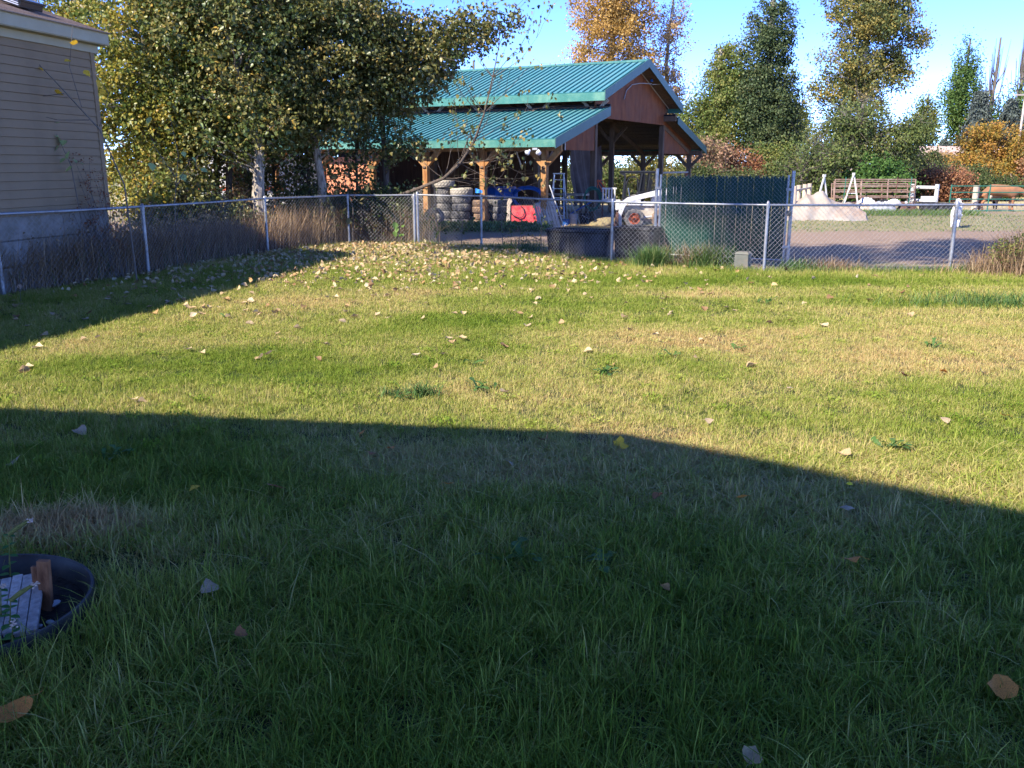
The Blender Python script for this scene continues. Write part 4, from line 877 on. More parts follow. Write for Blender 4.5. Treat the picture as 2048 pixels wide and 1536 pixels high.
# ------------------------------------------------------------------ right yard: tarp heap, A frames, panels, junk
def tfn(i, j):
    x = -1.62 + 2.9 * i; k = abs(2 * j - 1)
    ridge = np.interp(x, [-1.62, -1.5, -1.18, -.75, -.2, .12, .45, .95, 1.2, 1.28], [.0, .22, .42, .90, .92, .70, .56, .50, .40, .0])
    z = ridge * (1 - k ** 1.35) + .05 * math.sin(x * 7 + j * 6) * (1 - k); y = (j - .5) * 2.3 * (1 + .12 * math.sin(x * 3.1)) + .05 * math.sin(x * 9)
    return (x + .04 * math.sin(y * 8), y, max(z, 0) + (.045 * abs(math.sin(x * 5.3 + y * 3)) + .03 * abs(math.sin(x * 11 - y * 7))) * (1 - k * .6) - .03)
tag(MB().sheet(tfn, 70, 26).obj('canvas_heap', MT['canvas'], None, smooth=True, loc=(11.55, 33.2, 0), rot=(0, 0, R(-8))), 'heap covered by a big off white canvas sheet in the dirt yard', 'tarp')
n_ = 30
def aframe(x, y, rz, label, h=1.62):
    t = empty('white_frame_leg', label, 'frame', (x, y, 0), (0, 0, rz), group='white A shaped frame legs')
    MB().bar((-.36, 0, 0), (0, 0, h), .055).obj('leg', MT['white'], t); MB().bar((.34, 0, 0), (0.02, 0.06, h), .055).obj('leg', MT['white'], t); MB().box((0, .02, h), (.10, .10, .10)).obj('cap', MT['white'], t)
    MB().bar((-.18, .02, h * .5), (.18, .04, h * .5), .03).obj('cross_bar', MT['white'], t)
aframe(12.72, 37.2, .3, 'white A shaped frame leg nearer the canvas heap', 1.5); aframe(14.05, 37.6, -.2, 'white A shaped frame leg in front of the pipe panels', 1.56)
stick('rope_pole', 'bent yellow pole leaning on the white frame', 'pole', (13.55, 37.5, .2), (13.95, 37.55, 1.0), .03, 'straw' if False else 'palewood', round_=True)
def pipe_panel(x, y, z, W, H, rz, lean, label, rails=6, m='pipe'):
    t = empty('pipe_panel', label, 'livestock panel', (x, y, z), (lean, 0, rz), group='stacked brown pipe panels')
    for k in range(rails):
        zz = .08 + (H - .1) * (k / (rails - 1)); MB().tube([(0, 0, zz), (W, 0, zz)], .024, 8).obj('rail', MT[m], t, smooth=True)
    for xx in (0, W * .33, W * .66, W): MB().tube([(xx, 0.0, 0), (xx, 0.0, H)], .026, 8).obj('upright', MT[m], t, smooth=True)
pipe_panel(13.85, 39.0, 0, 3.5, 1.34, R(2), R(-4), 'front brown pipe livestock panel behind the white frame')
pipe_panel(13.95, 39.35, 0, 3.55, 1.26, R(1), R(-7), 'second brown pipe panel leaning in the stack')
pipe_panel(14.0, 39.7, .0, 3.4, 1.16, R(3), R(-10), 'rear low brown pipe panel of the stack', 5)
for k, xx in enumerate((14.15, 16.35, 16.95)): stick('steel_post', 'thin metal post with %s tip standing by the pipe panels' % ('green', 'yellow', 'pale green')[k], 'post', (xx, 38.8, 0), (xx + .06, 38.85, 1.42), .035, ('gatepaint', 'rust', 'gatepaint')[k], round_=True)
def sack(x, y, z, s, m, label, seed): 
    o = mound('sack', label, 'sack', (x, y, z), .42 * s, .26 * s, .26 * s, MT[m], seed, 16, .3, 1.3); o['group'] = 'junk heap by the pipe panels'; return o
sack(14.9, 38.2, .30, 1.1, 'white', 'white plastic sack on the left of the junk heap', 1); sack(15.6, 38.1, .25, 1.0, 'black', 'black plastic sheet bundle in the middle of the junk heap', 2)
sack(16.0, 38.0, .30, .9, 'mwhite', 'crumpled white bag near the middle of the junk heap', 4); sack(14.6, 37.9, -.02, 1.5, 'palewood', 'pale rubble bundle at the left foot of the junk heap', 5)
sack(15.4, 37.8, -.02, 1.7, 'grey', 'grey bundle at the foot of the junk heap', 6); sack(16.5, 37.9, -.02, 1.4, 'rust', 'brown scrap bundle right in the junk heap', 8)
for i, (x, y, s) in enumerate(((15.9, 37.6, 1.0), (16.3, 37.55, .8))):
    tag(MB().tube([(0, 0, .0), (0, -.03, 0)], .07 * s, 14).obj('white_disc', MT['white'], None, loc=(x, y, .42)), 'round white lid number plate sized, %s of two on the junk heap' % ('left' if i == 0 else 'right'), 'lid')
for i, (x, y, r, h) in enumerate(((17.2, 37.5, .36, .42), (17.85, 37.6, .42, .40))):
    tb = MB(); tb.lathe([(0, 0), (r * .85, 0), (r, h), (r + .03, h), (r - .03, h), (r * .8, .05), (0, .05)], 24)
    tag(tb.obj('rubber_tub', MT['black'], None, smooth=True, loc=(x, y, 0)), 'black rubber feed tub, %s one beside the junk heap' % ('left' if i == 0 else 'right'), 'tub')
tag(MB().box((0, 0, .12), (.5, .35, .24)).obj('white_crate', MT['white'], None, loc=(17.3, 37.75, .42), bevel=.02), 'white box lying on the left black tub', 'box')
# round post and rail fences and the green gate
def rail_fence(label, pts, h, zs, m='palewood', r=.08, rr=.05):
    t = empty('post_and_rail_fence', label, 'fence', (pts[0][0], pts[0][1], 0)); o = Vector((pts[0][0], pts[0][1], 0))
    for x, y in pts: MB().tube([(x - o.x, y - o.y, -.1), (x - o.x, y - o.y, h)], r, 10).obj('post', MT[m], t, smooth=True)
    for a, b in zip(pts, pts[1:]):
        for z in zs: MB().tube([(a[0] - o.x, a[1] - o.y - .08, z), (b[0] - o.x, b[1] - o.y - .08, z)], rr, 8).obj('rail', MT[m], t, smooth=True)
rail_fence('round timber post and rail fence behind the canvas heap', [(12.1, 39.0), (12.85, 40.8), (13.7, 42.6), (14.5, 44.4)], 1.05, (.85, .35), r=.11)
rail_fence('white timber rail fence between the pipe panels and the green gate', [(17.5, 39.8), (18.2, 39.0)], 1.12, (.98, .42), 'white', .09, .07)
rail_fence('pale round gate post standing behind the brown cow', [(19.85, 38.95), (19.9, 39.0)], 1.08, (), 'palewood', .12)
rail_fence('pale gate post at the right edge by the cow', [(22.02, 38.2), (22.06, 38.24)], 1.12, (), 'palewood', .10)
t = empty('green_tube_gate', 'long green tube gate in front of the brown cow', 'gate', (18.45, 38.3, 0), (0, 0, R(-1)))
for z in (.04, .30, .52, .80, 1.06): MB().tube([(0, 0, z), (3.6, 0, z)], .022, 8).obj('rail', MT['gatepaint'], t, smooth=True)
for x in (0, 1.62, 3.5): MB().tube([(x, 0, 0), (x + .03, 0, 1.12)], .028, 8).obj('upright', MT['gatepaint'], t, smooth=True)
w = MB()
for i in range(24): w.tube([(i * .15, .01, .04), (i * .15, .01, .52)], .004, 3, cap=False)
w.obj('gate_wire', MT['wire'], t)['kind'] = 'stuff'
rail_fence('low wooden fence far behind the pasture under the amber bush', [(29.8, 58.0), (31.7, 58.3), (33.6, 58.6)], 1.1, (.95,), 'palewood', .08, .05)
t = rail_fence('pale wire fence posts at the foot of the bushes', [(24.5, 56), (27.1, 56.4)], .95, (), 'palewood', .06)

# ------------------------------------------------------------------ animals
def skin_body(name, verts, edges, radii, mat, parent=None, sub=2, **kw):
    me = bpy.data.meshes.new(name); me.from_pydata(verts, edges, []); me.materials.append(mat)
    o = link(name, me, parent, **kw); o.modifiers.new('skin', 'SKIN')
    for v, r in zip(me.skin_vertices[0].data, radii): v.radius = r if isinstance(r, tuple) else (r, r); 
    me.skin_vertices[0].data[0].use_root = True
    o.modifiers['skin'].use_smooth_shade = True
    s = o.modifiers.new('sub', 'SUBSURF'); s.levels = sub; s.render_levels = sub
    return o
def chain(vs, es, rs, start, pts):
    p = start
    for x, y, z, r in pts:
        vs.append((x, y, z)); rs.append(r); es.append((p, len(vs) - 1)); p = len(vs) - 1
    return p
# cow, x forward
vs, es, rs = [(0, 0, .86)], [], [(.25, .27)]
a = chain(vs, es, rs, 0, [(-.38, 0, .88, (.24, .27)), (-.66, 0, .92, (.20, .20))])
b = chain(vs, es, rs, 0, [(.36, 0, .84, (.25, .27)), (.66, 0, .86, (.19, .25)), (.88, 0, .86, (.12, .17)), (1.08, 0, .76, (.09, .12)), (1.22, 0, .60, (.095, .11)), (1.34, 0, .44, (.07, .075)), (1.40, 0, .34, (.05, .055))])
for s in (-1, 1):
    chain(vs, es, rs, 2, [(-.62, s * .15, .66, .13), (-.52, s * .15, .50, .085), (-.70, s * .15, .33, .05), (-.66, s * .15, .14, .037), (-.64, s * .15, .03, .05)])
    chain(vs, es, rs, 4, [(.60, s * .13, .60, .09), (.60, s * .13, .36, .055), (.60, s * .13, .16, .038), (.62, s * .13, .03, .05)])
    chain(vs, es, rs, len(vs) - 1 if False else 7, [(1.16, s * .14, .68, .03), (1.12, s * .22, .66, .015)])
cow = empty('brown_cow', 'brown cow standing side on behind the green gate with its head lowered', 'cow', (20.92, 39.15, 0), (0, 0, R(-4)))
skin_body('body', vs, es, rs, MT['fur'], cow)
vs, es, rs = [(-.80, 0, .98)], [], [.035]
chain(vs, es, rs, 0, [(-.88, 0, .86, .025), (-.88, 0, .55, .02), (-.88, 0, .38, .045), (-.88, 0, .28, .02)])
skin_body('tail', vs, es, rs, MT['creamfur'], cow, 1)
MB().lathe([(0, -.08), (.10, -.05), (.13, .04), (.08, .10), (0, .12)], 12).obj('udder', MT['creamfur'], cow, smooth=True, loc=(-.36, -.02, .58))
MB().box((1.08, -.17, .60), (.07, .01, .06)).obj('ear_tag', MT['orange'], cow)
for s in (-1, 1): MB().lathe([(0, -.02), (.018, 0), (0, .02)], 8).obj('eye', MT['black'], cow, loc=(1.24, s * .095, .60))
for x, y in ((-.64, -.15), (-.64, .15), (.62, -.13), (.62, .13)): MB().lathe([(0, 0), (.06, 0), (.045, .06), (0, .06)], 8).obj('hoof', MT['darkfur'], cow, loc=(x, y, 0))
# dark calf behind the cow
vs, es, rs = [(0, 0, .52)], [], [(.17, .19)]
chain(vs, es, rs, 0, [(-.26, 0, .53, (.16, .18)), (-.40, 0, .55, (.12, .12))]); chain(vs, es, rs, 0, [(.26, 0, .52, (.16, .18)), (.42, 0, .56, .12), (.56, 0, .66, .08), (.70, 0, .64, .075), (.82, 0, .56, .05)])
for s in (-1, 1):
    chain(vs, es, rs, 2, [(-.40, s * .09, .38, .075), (-.34, s * .09, .28, .05), (-.44, s * .09, .16, .03), (-.42, s * .09, .02, .035)])
    chain(vs, es, rs, 3, [(.26, s * .09, .34, .06), (.26, s * .09, .18, .032), (.27, s * .09, .02, .035)])
calf = skin_body('dark_calf', vs, es, rs, MT['darkfur'], None, 2, loc=(21.1, 40.1, 0), rot=(0, 0, R(4)), scale=1.05, label='dark calf standing on the far side of the brown cow', cat='calf')
# white dog seen from behind, walking away, tail curled up
vs, es, rs = [(0, 0, .47)], [], [(.125, .14)]
chain(vs, es, rs, 0, [(0, -.20, .48, (.12, .13)), (0, -.32, .49, (.09, .10)), (0, -.40, .56, .05), (.01, -.44, .66, .045), (.02, -.38, .76, .055), (.03, -.30, .78, .05), (.03, -.26, .72, .035)])
b = chain(vs, es, rs, 0, [(0, .22, .48, (.12, .15)), (0, .36, .54, (.10, .12)), (.05, .50, .60, .075), (.08, .60, .60, .085), (.09, .70, .56, .05), (.09, .78, .54, .035)])
for s, dy in ((-1, -.08), (1, .06)):
    chain(vs, es, rs, 2, [(s * .075, -.26 + dy * .5, .36, .085), (s * .08, -.18 + dy, .26, .055), (s * .08, -.32 + dy, .16, .034), (s * .08, -.30 + dy, .05, .032), (s * .08, -.24 + dy, .02, .035)])
    chain(vs, es, rs, 9, [(s * .075, .24 - dy, .34, .065), (s * .08, .22 - dy, .19, .04), (s * .08, .24 - dy, .05, .034), (s * .08, .28 - dy, .02, .036)])
dog = empty('white_dog', 'white shaggy dog walking across the dirt yard with its tail curled up', 'dog', (14.0, 28.5, 0), (0, 0, R(-28)))
skin_body('body', vs, es, rs, MT['whitefur'], dog).scale = (1.1, 1.1, 1.12)
for s in (-1, 1): MB().prism([(-.03, 0), (.03, 0), (0, -.08)], 'y', .0, .02).obj('ear', MT['whitefur'], dog, loc=(.09 + s * .08, .62, .72), rot=(0, s * .5, 0))
MB().lathe([(0, -.015), (.02, 0), (0, .015)], 8).obj('nose', MT['black'], dog, loc=(.1, .90, .6))
for s in (-1, 1): MB().lathe([(0, -.01), (.012, 0), (0, .01)], 8).obj('eye', MT['black'], dog, loc=(.09 + s * .05, .74, .70))
n = 1500; P = ellipsoid_pts(n, (0, 0, .53), (.13, .36, .15), .15); P2 = ellipsoid_pts(500, (.03, -.38, .82), (.07, .09, .08), .2)
V, F, ids = leaves(np.concatenate([P, P2]), rng.uniform(.04, .08, 2000), droop=.8, wide=.3, six=False)
link('fur_tufts', npmesh('fur_tufts', V, F, MT['whitefur']), dog)['kind'] = 'stuff'

# ------------------------------------------------------------------ far buildings and pole
t = empty('beige_building', 'long low beige building with a pale brown roof behind the bushes', 'building', (33.0, 76, 0), (0, 0, R(-3)))
MB().box((4.5, 2.5, 1.3), (11, 5, 2.6)).obj('wall', MT['beige'], t); MB().prism([(-.5, 2.6), (2.5, 3.5), (5.5, 2.6)], 'x', -1.5, 10.5).obj('roof', MT['pinkroof'], t)
for x in (2, 6): MB().box((x, -.02, 1.5), (1.2, .06, .9)).obj('window', MT['mdark'], t)
t = empty('utility_pole', 'pale utility pole at the right edge behind the amber bush', 'pole', (32.1, 58.5, 0))
MB().tube([(0, 0, 0), (0.1, 0, 6.6)], .07, 10).obj('shaft', MT['greywood'], t, smooth=True); MB().box((.1, 0, 6.2), (1.3, .1, .1)).obj('cross_arm', MT['greywood'], t)
# white trailer and boxes beyond the trees on the left
t = empty('white_trailer', 'white travel trailer half hidden behind the trees on the left', 'trailer', (-13.6, 33.5, .45), (0, 0, R(4)))
MB().prism([(0, 0), (5.6, 0), (6.1, .5), (5.9, 1.6), (5.3, 2.05), (.4, 2.05), (0, 1.7)], 'y', 0, 2.3).obj('body', MT['white'], t, bevel=.05)
MB().box((3.0, -.01, .62), (5.7, .02, .14)).obj('stripe', MT['orange'], t)
for x in (1.2, 3.9): f = MB().box((x, -.01, 1.25), (.9, .03, .5)).obj('window', MT['mdark'], t)
for x in (2.4, 3.2): MB().tube([(x, -.02, -.1), (x, .25, -.1)], .33, 18).obj('wheel', MT['rubber'], t)
t = empty('white_box_trailer', 'plain white box trailer beyond the trees right of the travel trailer', 'trailer', (-8.3, 33.5, .35), (0, 0, R(6)))
MB().box((1.3, .9, .95), (2.6, 1.8, 1.8)).obj('body', MT['white'], t, bevel=.04)
for x in (.03, 1.3, 2.57): MB().box((x, -.01, .95), (.05, .03, 1.8)).obj('corner_post', MT['alu'], t)
for x in (.9, 1.6): MB().tube([(x, -.02, -.05), (x, .25, -.05)], .3, 18).obj('wheel', MT['rubber'], t)

# ------------------------------------------------------------------ trees
def branch_path(a, b, sag=.12, n=5, jit=.05):
    a = Vector(a); b = Vector(b); L = (b - a).length; out = []
    for i in range(n + 1):
        t = i / n; p = a.lerp(b, t); p.z += -sag * L * math.sin(t * math.pi) * .6 + sag * L * (t ** 2) * .0
        if 0 < i < n: p += Vector(rng.normal(0, jit * L, 3)) * .5
        out.append(p)
    return out
def tree(name, label, base, trunk, r0, blobs, nclump, nleaf, lsize, mat, bark='bark', cs=.35, six=False, droop=.5, limbs=30, twigs=2, group=None, dead=0, wide=.8, power=.4, low=None, flat=.8, cap=None, lift=.35):
    """trunk: list of points (relative), blobs: crown ellipsoids (cx, cy, cz, rx, ry, rz, weight)"""
    t = empty(name, label, 'bush' if 'bush' in name else 'tree', (base[0], base[1], 0), group=group)
    tr = [Vector(p) for p in trunk]; k = len(tr); mb = MB()
    mb.tube([tr[0] - Vector((0, 0, .1))] + tr, [r0 * 1.35] + [max(.012, r0 * (1 - i / k) ** .8) for i in range(k)], 9)
    wts = np.array([b[6] * b[3] * b[4] * b[5] for b in blobs]) ** .8; wts /= wts.sum(); cl = []
    for i in range(nclump):
        b = blobs[rng.choice(len(blobs), p=wts)]; cl.append(ellipsoid_pts(1, b[:3], b[3:6], power)[0])
    cl = np.array(cl)
    if cap is not None: cl = cl[cl[:, 2] < cap - .15]
    zs = [p.z for p in tr]
    def at(z):
        z = min(max(z, zs[0]), zs[-1])
        for p, q in zip(tr, tr[1:]):
            if q.z >= z: f = (z - p.z) / max(q.z - p.z, 1e-4); return p.lerp(q, f)
        return tr[-1]
    for c in cl[:limbs]:
        hd = math.hypot(c[0], c[1]); s = at(c[2] - lift * hd - .3 * rng.random()); L = (Vector(c) - s).length
        pth = branch_path(s, c, -.08, 5, .05); rr = min(r0 * .45, .012 + .014 * L)
        mb.tube(pth, [rr * (1 - .85 * i / 5) + .003 for i in range(6)], 5, cap=False)
        for _ in range(twigs):
            p = pth[rng.integers(2, 5)]; q = p + Vector(rng.normal(0, cs * 1.3, 3)) + Vector((0, 0, cs * .5)); mb.tube(branch_path(p, q, 0, 3, .06), [.010, .007, .005, .002], 4, cap=False)
    for c in cl[limbs:limbs + dead]:
        for _ in range(7):
            q = Vector(c) + Vector(rng.normal(0, cs * 1.8, 3)) + Vector((0, 0, cs)); mb.tube(branch_path(c, q, 0, 3, .08), [.012 * cs * 3, .008 * cs * 3, .005 * cs * 3, .002], 3, cap=False)
    mb.obj('trunk', MT[bark], t, smooth=True)
    use = cl[:] if not dead else np.concatenate([cl[:limbs], cl[limbs + dead:]])
    m = nleaf // max(1, len(use)); tone = rng.normal(0, .16, len(use))
    off = rng.normal(size=(len(use), m, 3)) * cs * np.array([1, 1, flat]) * rng.uniform(.6, 1.3, (len(use), 1, 1)); P = (use[:, None, :] + off).reshape(-1, 3)
    rnd = np.clip(.42 + np.repeat(tone, m) + rng.normal(0, .17, len(P)), 0, 1)
    ok = P[:, 2] > .05; P = P[ok]; rnd = rnd[ok]
    V, F, ids = leaves(P, lsize * rng.uniform(.55, 1.25, len(P)), droop, wide, six=six)
    o = link('crown', npmesh('crown', V, F, mat, rnd[ids]), t); o['kind'] = 'stuff'
    return t
LT = 'cottonwoods behind the left fence'
tree('cottonwood_tree', 'tall cottonwood with the thick pale trunk directly behind the left fence', (-6.0, 21.6), [(0, 0, 0), (-.03, 0, 1.2), (.05, .05, 2.3), (-.25, .1, 3.6), (-.62, .1, 5.2), (-.8, .2, 6.2)], .17,
     [(-.6, .3, 4.5, 2.0, 1.7, 1.8, 1), (-.3, 0, 3.0, 1.7, 1.4, 1.0, 1), (-.7, .3, 5.7, 1.8, 1.6, .9, 1)], 620, 30000, .095, MT['cotton'], six=True, cs=.17, limbs=60, group=LT, cap=6.3)
tree('cottonwood_tree', 'cottonwood with a slimmer trunk right of the thick pale one', (-4.75, 22.6), [(0, 0, 0), (.05, 0, 1.4), (-.12, 0, 2.8), (-.1, 0, 4.6), (0, 0, 6.0)], .12,
     [(.2, 0, 4.5, 1.9, 1.6, 1.8, 1), (0, -.2, 3.1, 1.3, 1.2, .8, .9), (.4, 0, 5.6, 2.0, 1.5, .8, 1)], 620, 30000, .09, MT['cottonO'], six=True, cs=.17, limbs=60, group=LT, cap=5.95)
tree('cottonwood_tree', 'yellowing cottonwood filling the gap beside the taupe house', (-8.6, 22.2), [(0, 0, 0), (-.1, 0, 1.5), (.1, 0, 3.0), (.3, .1, 5.0), (.2, .1, 7.4)], .11,
     [(.1, 0, 4.6, 2.0, 1.6, 2.2, 1), (-.3, -.4, 2.8, 1.7, 1.3, 1.5, 1), (.6, -.2, 1.9, 1.0, .9, .8, .6), (.2, 0, 6.8, 2.2, 1.6, 1.2, 1), (-2.4, 1.4, 5.6, 1.7, 1.3, 2.1, .8)], 680, 34000, .09, MT['cottonY'], six=True, cs=.18, limbs=60, group=LT, cap=6.3)
tree('cottonwood_tree', 'dark leaved cottonwood with twin thin trunks in the middle of the row', (-7.35, 23.4), [(0, 0, 0), (.1, 0, 1.6), (.3, 0, 3.2), (.2, 0, 5.2), (.1, 0, 6.2)], .10,
     [(.2, 0, 4.3, 1.9, 1.4, 1.8, 1), (.1, -.2, 2.7, 1.7, 1.2, 1.0, 1), (.3, 0, 5.7, 2.0, 1.5, .8, 1)], 560, 27000, .09, MT['cotton'], 'darkbark', six=True, cs=.17, limbs=50, group=LT, cap=6.0)
tree('cottonwood_tree', 'olive cottonwood whose crown hangs over the left part of the barn roof', (-3.3, 23.6), [(0, 0, 0), (.05, 0, 1.5), (.0, 0, 3.0), (.2, 0, 4.8), (.3, 0, 5.5)], .09,
     [(.3, -.3, 4.3, 1.5, 1.4, 1.2, 1), (1.0, -.6, 4.7, 1.5, 1.1, .7, 1), (2.1, -.6, 5.0, 1.1, .9, .5, .9), (2.9, -.6, 5.3, .8, .7, .35, .9), (0, -.3, 3.4, 1.0, 1.0, .7, .7), (.4, -.3, 2.5, .8, .8, .6, .6)], 400, 20000, .09, MT['cottonO'], 'darkbark', six=True, cs=.17, limbs=60, twigs=3, group=LT, cap=5.6)
# leaning, nearly bare branch tree in front of the barn
t = empty('leaning_tree', 'nearly bare leaning branch that curves up in front of the green barn roof', 'tree', (-3.4, 22.9, 0)); mb = MB()
main = [(0, 0, 0), (.25, -.1, .75), (.5, -.2, 1.15), (1.1, -.5, 1.35), (1.75, -.8, 1.6), (2.15, -.9, 1.95), (2.5, -1.0, 2.45), (2.75, -1.0, 3.1), (2.95, -1.0, 3.9), (3.1, -1.0, 4.6), (3.12, -1.0, 5.1)]
mb.tube(main, [.05, .048, .045, .042, .04, .036, .03, .022, .016, .010, .004], 8); lp = []
def spray(p, d, L, r, depth):
    p = Vector(p); d = Vector(d).normalized(); pts = [p.copy()]
    for i in range(5): d = (d + Vector(rng.normal(0, .13, 3)) + Vector((0, 0, .05))).normalized(); p = p + d * L / 5; pts.append(p.copy())
    mb.tube(pts, [r * (1 - .8 * i / 5) for i in range(6)], 4, cap=False)
    if depth: 
        for q in range(rng.integers(2, 4)): i = rng.integers(2, 6); spray(pts[i], d + Vector(rng.normal(0, .55, 3)), L * rng.uniform(.4, .65), r * .5, depth - 1)
    for q in pts[3:]:
        if rng.random() < .34: lp.append(q)
for i, (x, y, z) in enumerate(main[4:10]):
    for _ in range(4): spray((x, y, z), (rng.normal(.1, .6), rng.normal(0, .4), .8), rng.uniform(.8, 1.7), .010, 2)
for _ in range(9): spray(main[rng.integers(3, 6)], (1.0, rng.normal(0, .3), rng.normal(-.12, .22)), rng.uniform(1.0, 1.9), .010, 2)
mb.obj('trunk', MT['darkbark'], t, smooth=True)
P = np.array([tuple(p) for p in lp]); P = np.concatenate([P, P + rng.normal(0, .08, P.shape)])
V, F, ids = leaves(P, .10 * rng.uniform(.6, 1.2, len(P)), 1.0, .8, six=True); link('crown', npmesh('crown', V, F, MT['cottonO'], np.clip(rng.normal(.5, .3, len(P)), 0, 1)[ids]), t)['kind'] = 'stuff'

for i, (x, y, h, r0, lean) in enumerate(((-7.9, 24.2, 4.5, .075, .2), (-8.5, 23.9, 4.6, .06, -.1), (-7.1, 24.6, 4.6, .05, .1), (-9.2, 22.9, 4.4, .05, .15), (-6.3, 24.4, 4.5, .045, -.15), (-5.3, 23.6, 4.6, .05, .1), (-4.2, 24.5, 4.2, .045, .1))):
    tree('slender_tree', 'slender dark stemmed young tree, %s from the left among the cottonwoods' % ('fourth', 'second', 'fifth', 'first', 'sixth', 'seventh', 'last')[i], (x, y), [(0, 0, 0), (lean * .4, 0, 1.5), (lean * .5, 0, 3), (lean, 0, h)], r0,
         [(lean, 0, 3.4, .7, .6, 1.2, 1), (0, 0, 1.8, .7, .5, .8, .9)], 90, 2600, .09, MT['cottonO'], 'darkbark', six=True, cs=.16, limbs=45, twigs=3, group='slender trees among the cottonwoods')
# background trees
tree('autumn_tree', 'tall golden autumn tree rising behind the barn roof', (6.6, 65), [(0, 0, 0), (0, 0, 5), (.3, 0, 10), (.4, 0, 16)], .35,
     [(-.6, 0, 7.4, 3.0, 2.4, 2.6, 1), (.2, 0, 11.6, 3.0, 2.4, 3.6, 1), (2.2, 0, 8.2, 1.5, 1.6, 1.9, .8), (1.0, 0, 15, 2.4, 2, 2.5, .6), (0, 0, 4.6, 2.6, 2.2, 1.6, .6)], 560, 50000, .155, MT['gold'], power=.55, cs=.33, limbs=70, group='background trees')
tree('autumn_tree', 'thin half bare brown gold tree just right of the golden one', (10.9, 66.5), [(0, 0, 0), (.2, 0, 5), (0, 0, 9), (.4, 0, 14)], .22,
     [(0, 0, 6.6, 1.7, 1.6, 2.4, 1), (.3, 0, 10.8, 1.5, 1.4, 2.8, .35), (.6, 0, 4.0, 1.6, 1.5, 1.6, .8)], 260, 13000, .15, MT['goldbrown'], power=.55, cs=.28, limbs=110, twigs=4, group='background trees')
tree('broadleaf_tree', 'broad dark green tree, the lower left one of the pair right of the barn', (13.4, 61), [(0, 0, 0), (0, 0, 4), (.1, 0, 9.2)], .35,
     [(.2, 0, 4.8, 2.5, 2.0, 2.7, 1), (.6, 0, 7.9, 1.5, 1.3, 1.7, .9), (-.5, 0, 3.0, 2.0, 1.6, 1.7, .7), (1.2, 0, 6.4, 1.3, 1.3, 1.6, .6)], 480, 42000, .15, MT['deepY'], power=.5, cs=.3, limbs=60, group='background trees')
tree('broadleaf_tree', 'tall dark green tree, the higher right one of the pair right of the barn', (16.5, 60), [(0, 0, 0), (0, 0, 5), (-.1, 0, 12.4)], .4,
     [(0, 0, 5.4, 2.2, 2.0, 3.4, 1), (-.2, 0, 9.6, 1.5, 1.4, 3.0, 1), (.5, 0, 3.6, 2.0, 1.8, 1.8, .8), (-1.2, 0, 5.5, 1.2, 1.4, 2.2, .6)], 640, 56000, .15, MT['deep'], power=.5, cs=.3, limbs=60, group='background trees')
tree('cottonwood_tree', 'big loose yellow green cottonwood behind the old orchard tree', (20.9, 56), [(0, 0, 0), (.2, 0, 4), (0, 0, 8), (.3, 0, 13)], .35,
     [(-.4, 0, 6.6, 2.4, 2.1, 2.6, 1), (.2, 0, 10.6, 2.8, 2.2, 2.6, .9), (1.9, 0, 7.6, 1.5, 1.4, 1.5, .5), (-2.6, 0, 6.2, .9, .9, .7, .35), (-2.4, 0, 8.4, .7, .8, .5, .25), (3.0, 0, 9.2, 1.0, 1.0, .7, .35), (-.6, 0, 3.6, 2.0, 1.8, 1.5, .6)], 560, 44000, .15, MT['mixgold'], power=.6, cs=.3, limbs=120, twigs=3, group='background trees')
tree('orchard_tree', 'old spreading orchard tree with many dead twigs behind the pipe panels', (18.2, 48.5), [(0, 0, 0), (-.1, 0, 1.3), (.2, 0, 2.2), (-.1, 0, 3.6), (.1, 0, 5.0)], .26,
     [(-.9, 0, 3.0, 1.9, 1.6, 1.3, 1), (1.4, 0, 2.9, 1.9, 1.6, 1.4, 1), (0, 0, 4.2, 1.7, 1.5, 1.1, .8), (2.8, 0, 3.5, 1.0, 1.1, 1.2, .8)], 300, 22000, .13, MT['orchard'], 'twig', cs=.32, limbs=60, twigs=6, dead=90, group='background trees')
tree('orchard_bush', 'bright green leafy bush at the foot of the orchard tree', (18.7, 46.8), [(0, 0, 0), (0, 0, 1.5)], .06, [(0, 0, 1.4, 1.5, 1.0, 1.0, 1), (-1.2, 0, .8, .9, .8, .6, .8), (1.0, 0, .9, .9, .8, .7, .8)], 120, 7000, .16, MT['bright'], 'darkbark', cs=.25, limbs=30, group='bushes behind the yard')
tree('arching_bush', 'wide arching bush of grey twigs and pale leaves left of the orchard tree', (14.9, 47), [(0, 0, 0), (0, 0, 1.6)], .1, [(0, 0, 1.5, 2.2, 1.3, 1.0, 1), (1.2, 0, 2.2, 1.5, 1.2, .9, 1), (-.9, 0, 1.0, 1.2, 1.0, .8, .8), (0, 0, .5, 2.4, 1.2, .5, .9)], 170, 7500, .15, MT['orchard'], 'twig', cs=.28, limbs=50, twigs=6, dead=55, group='bushes behind the yard')
BB = 'bushes behind the yard'
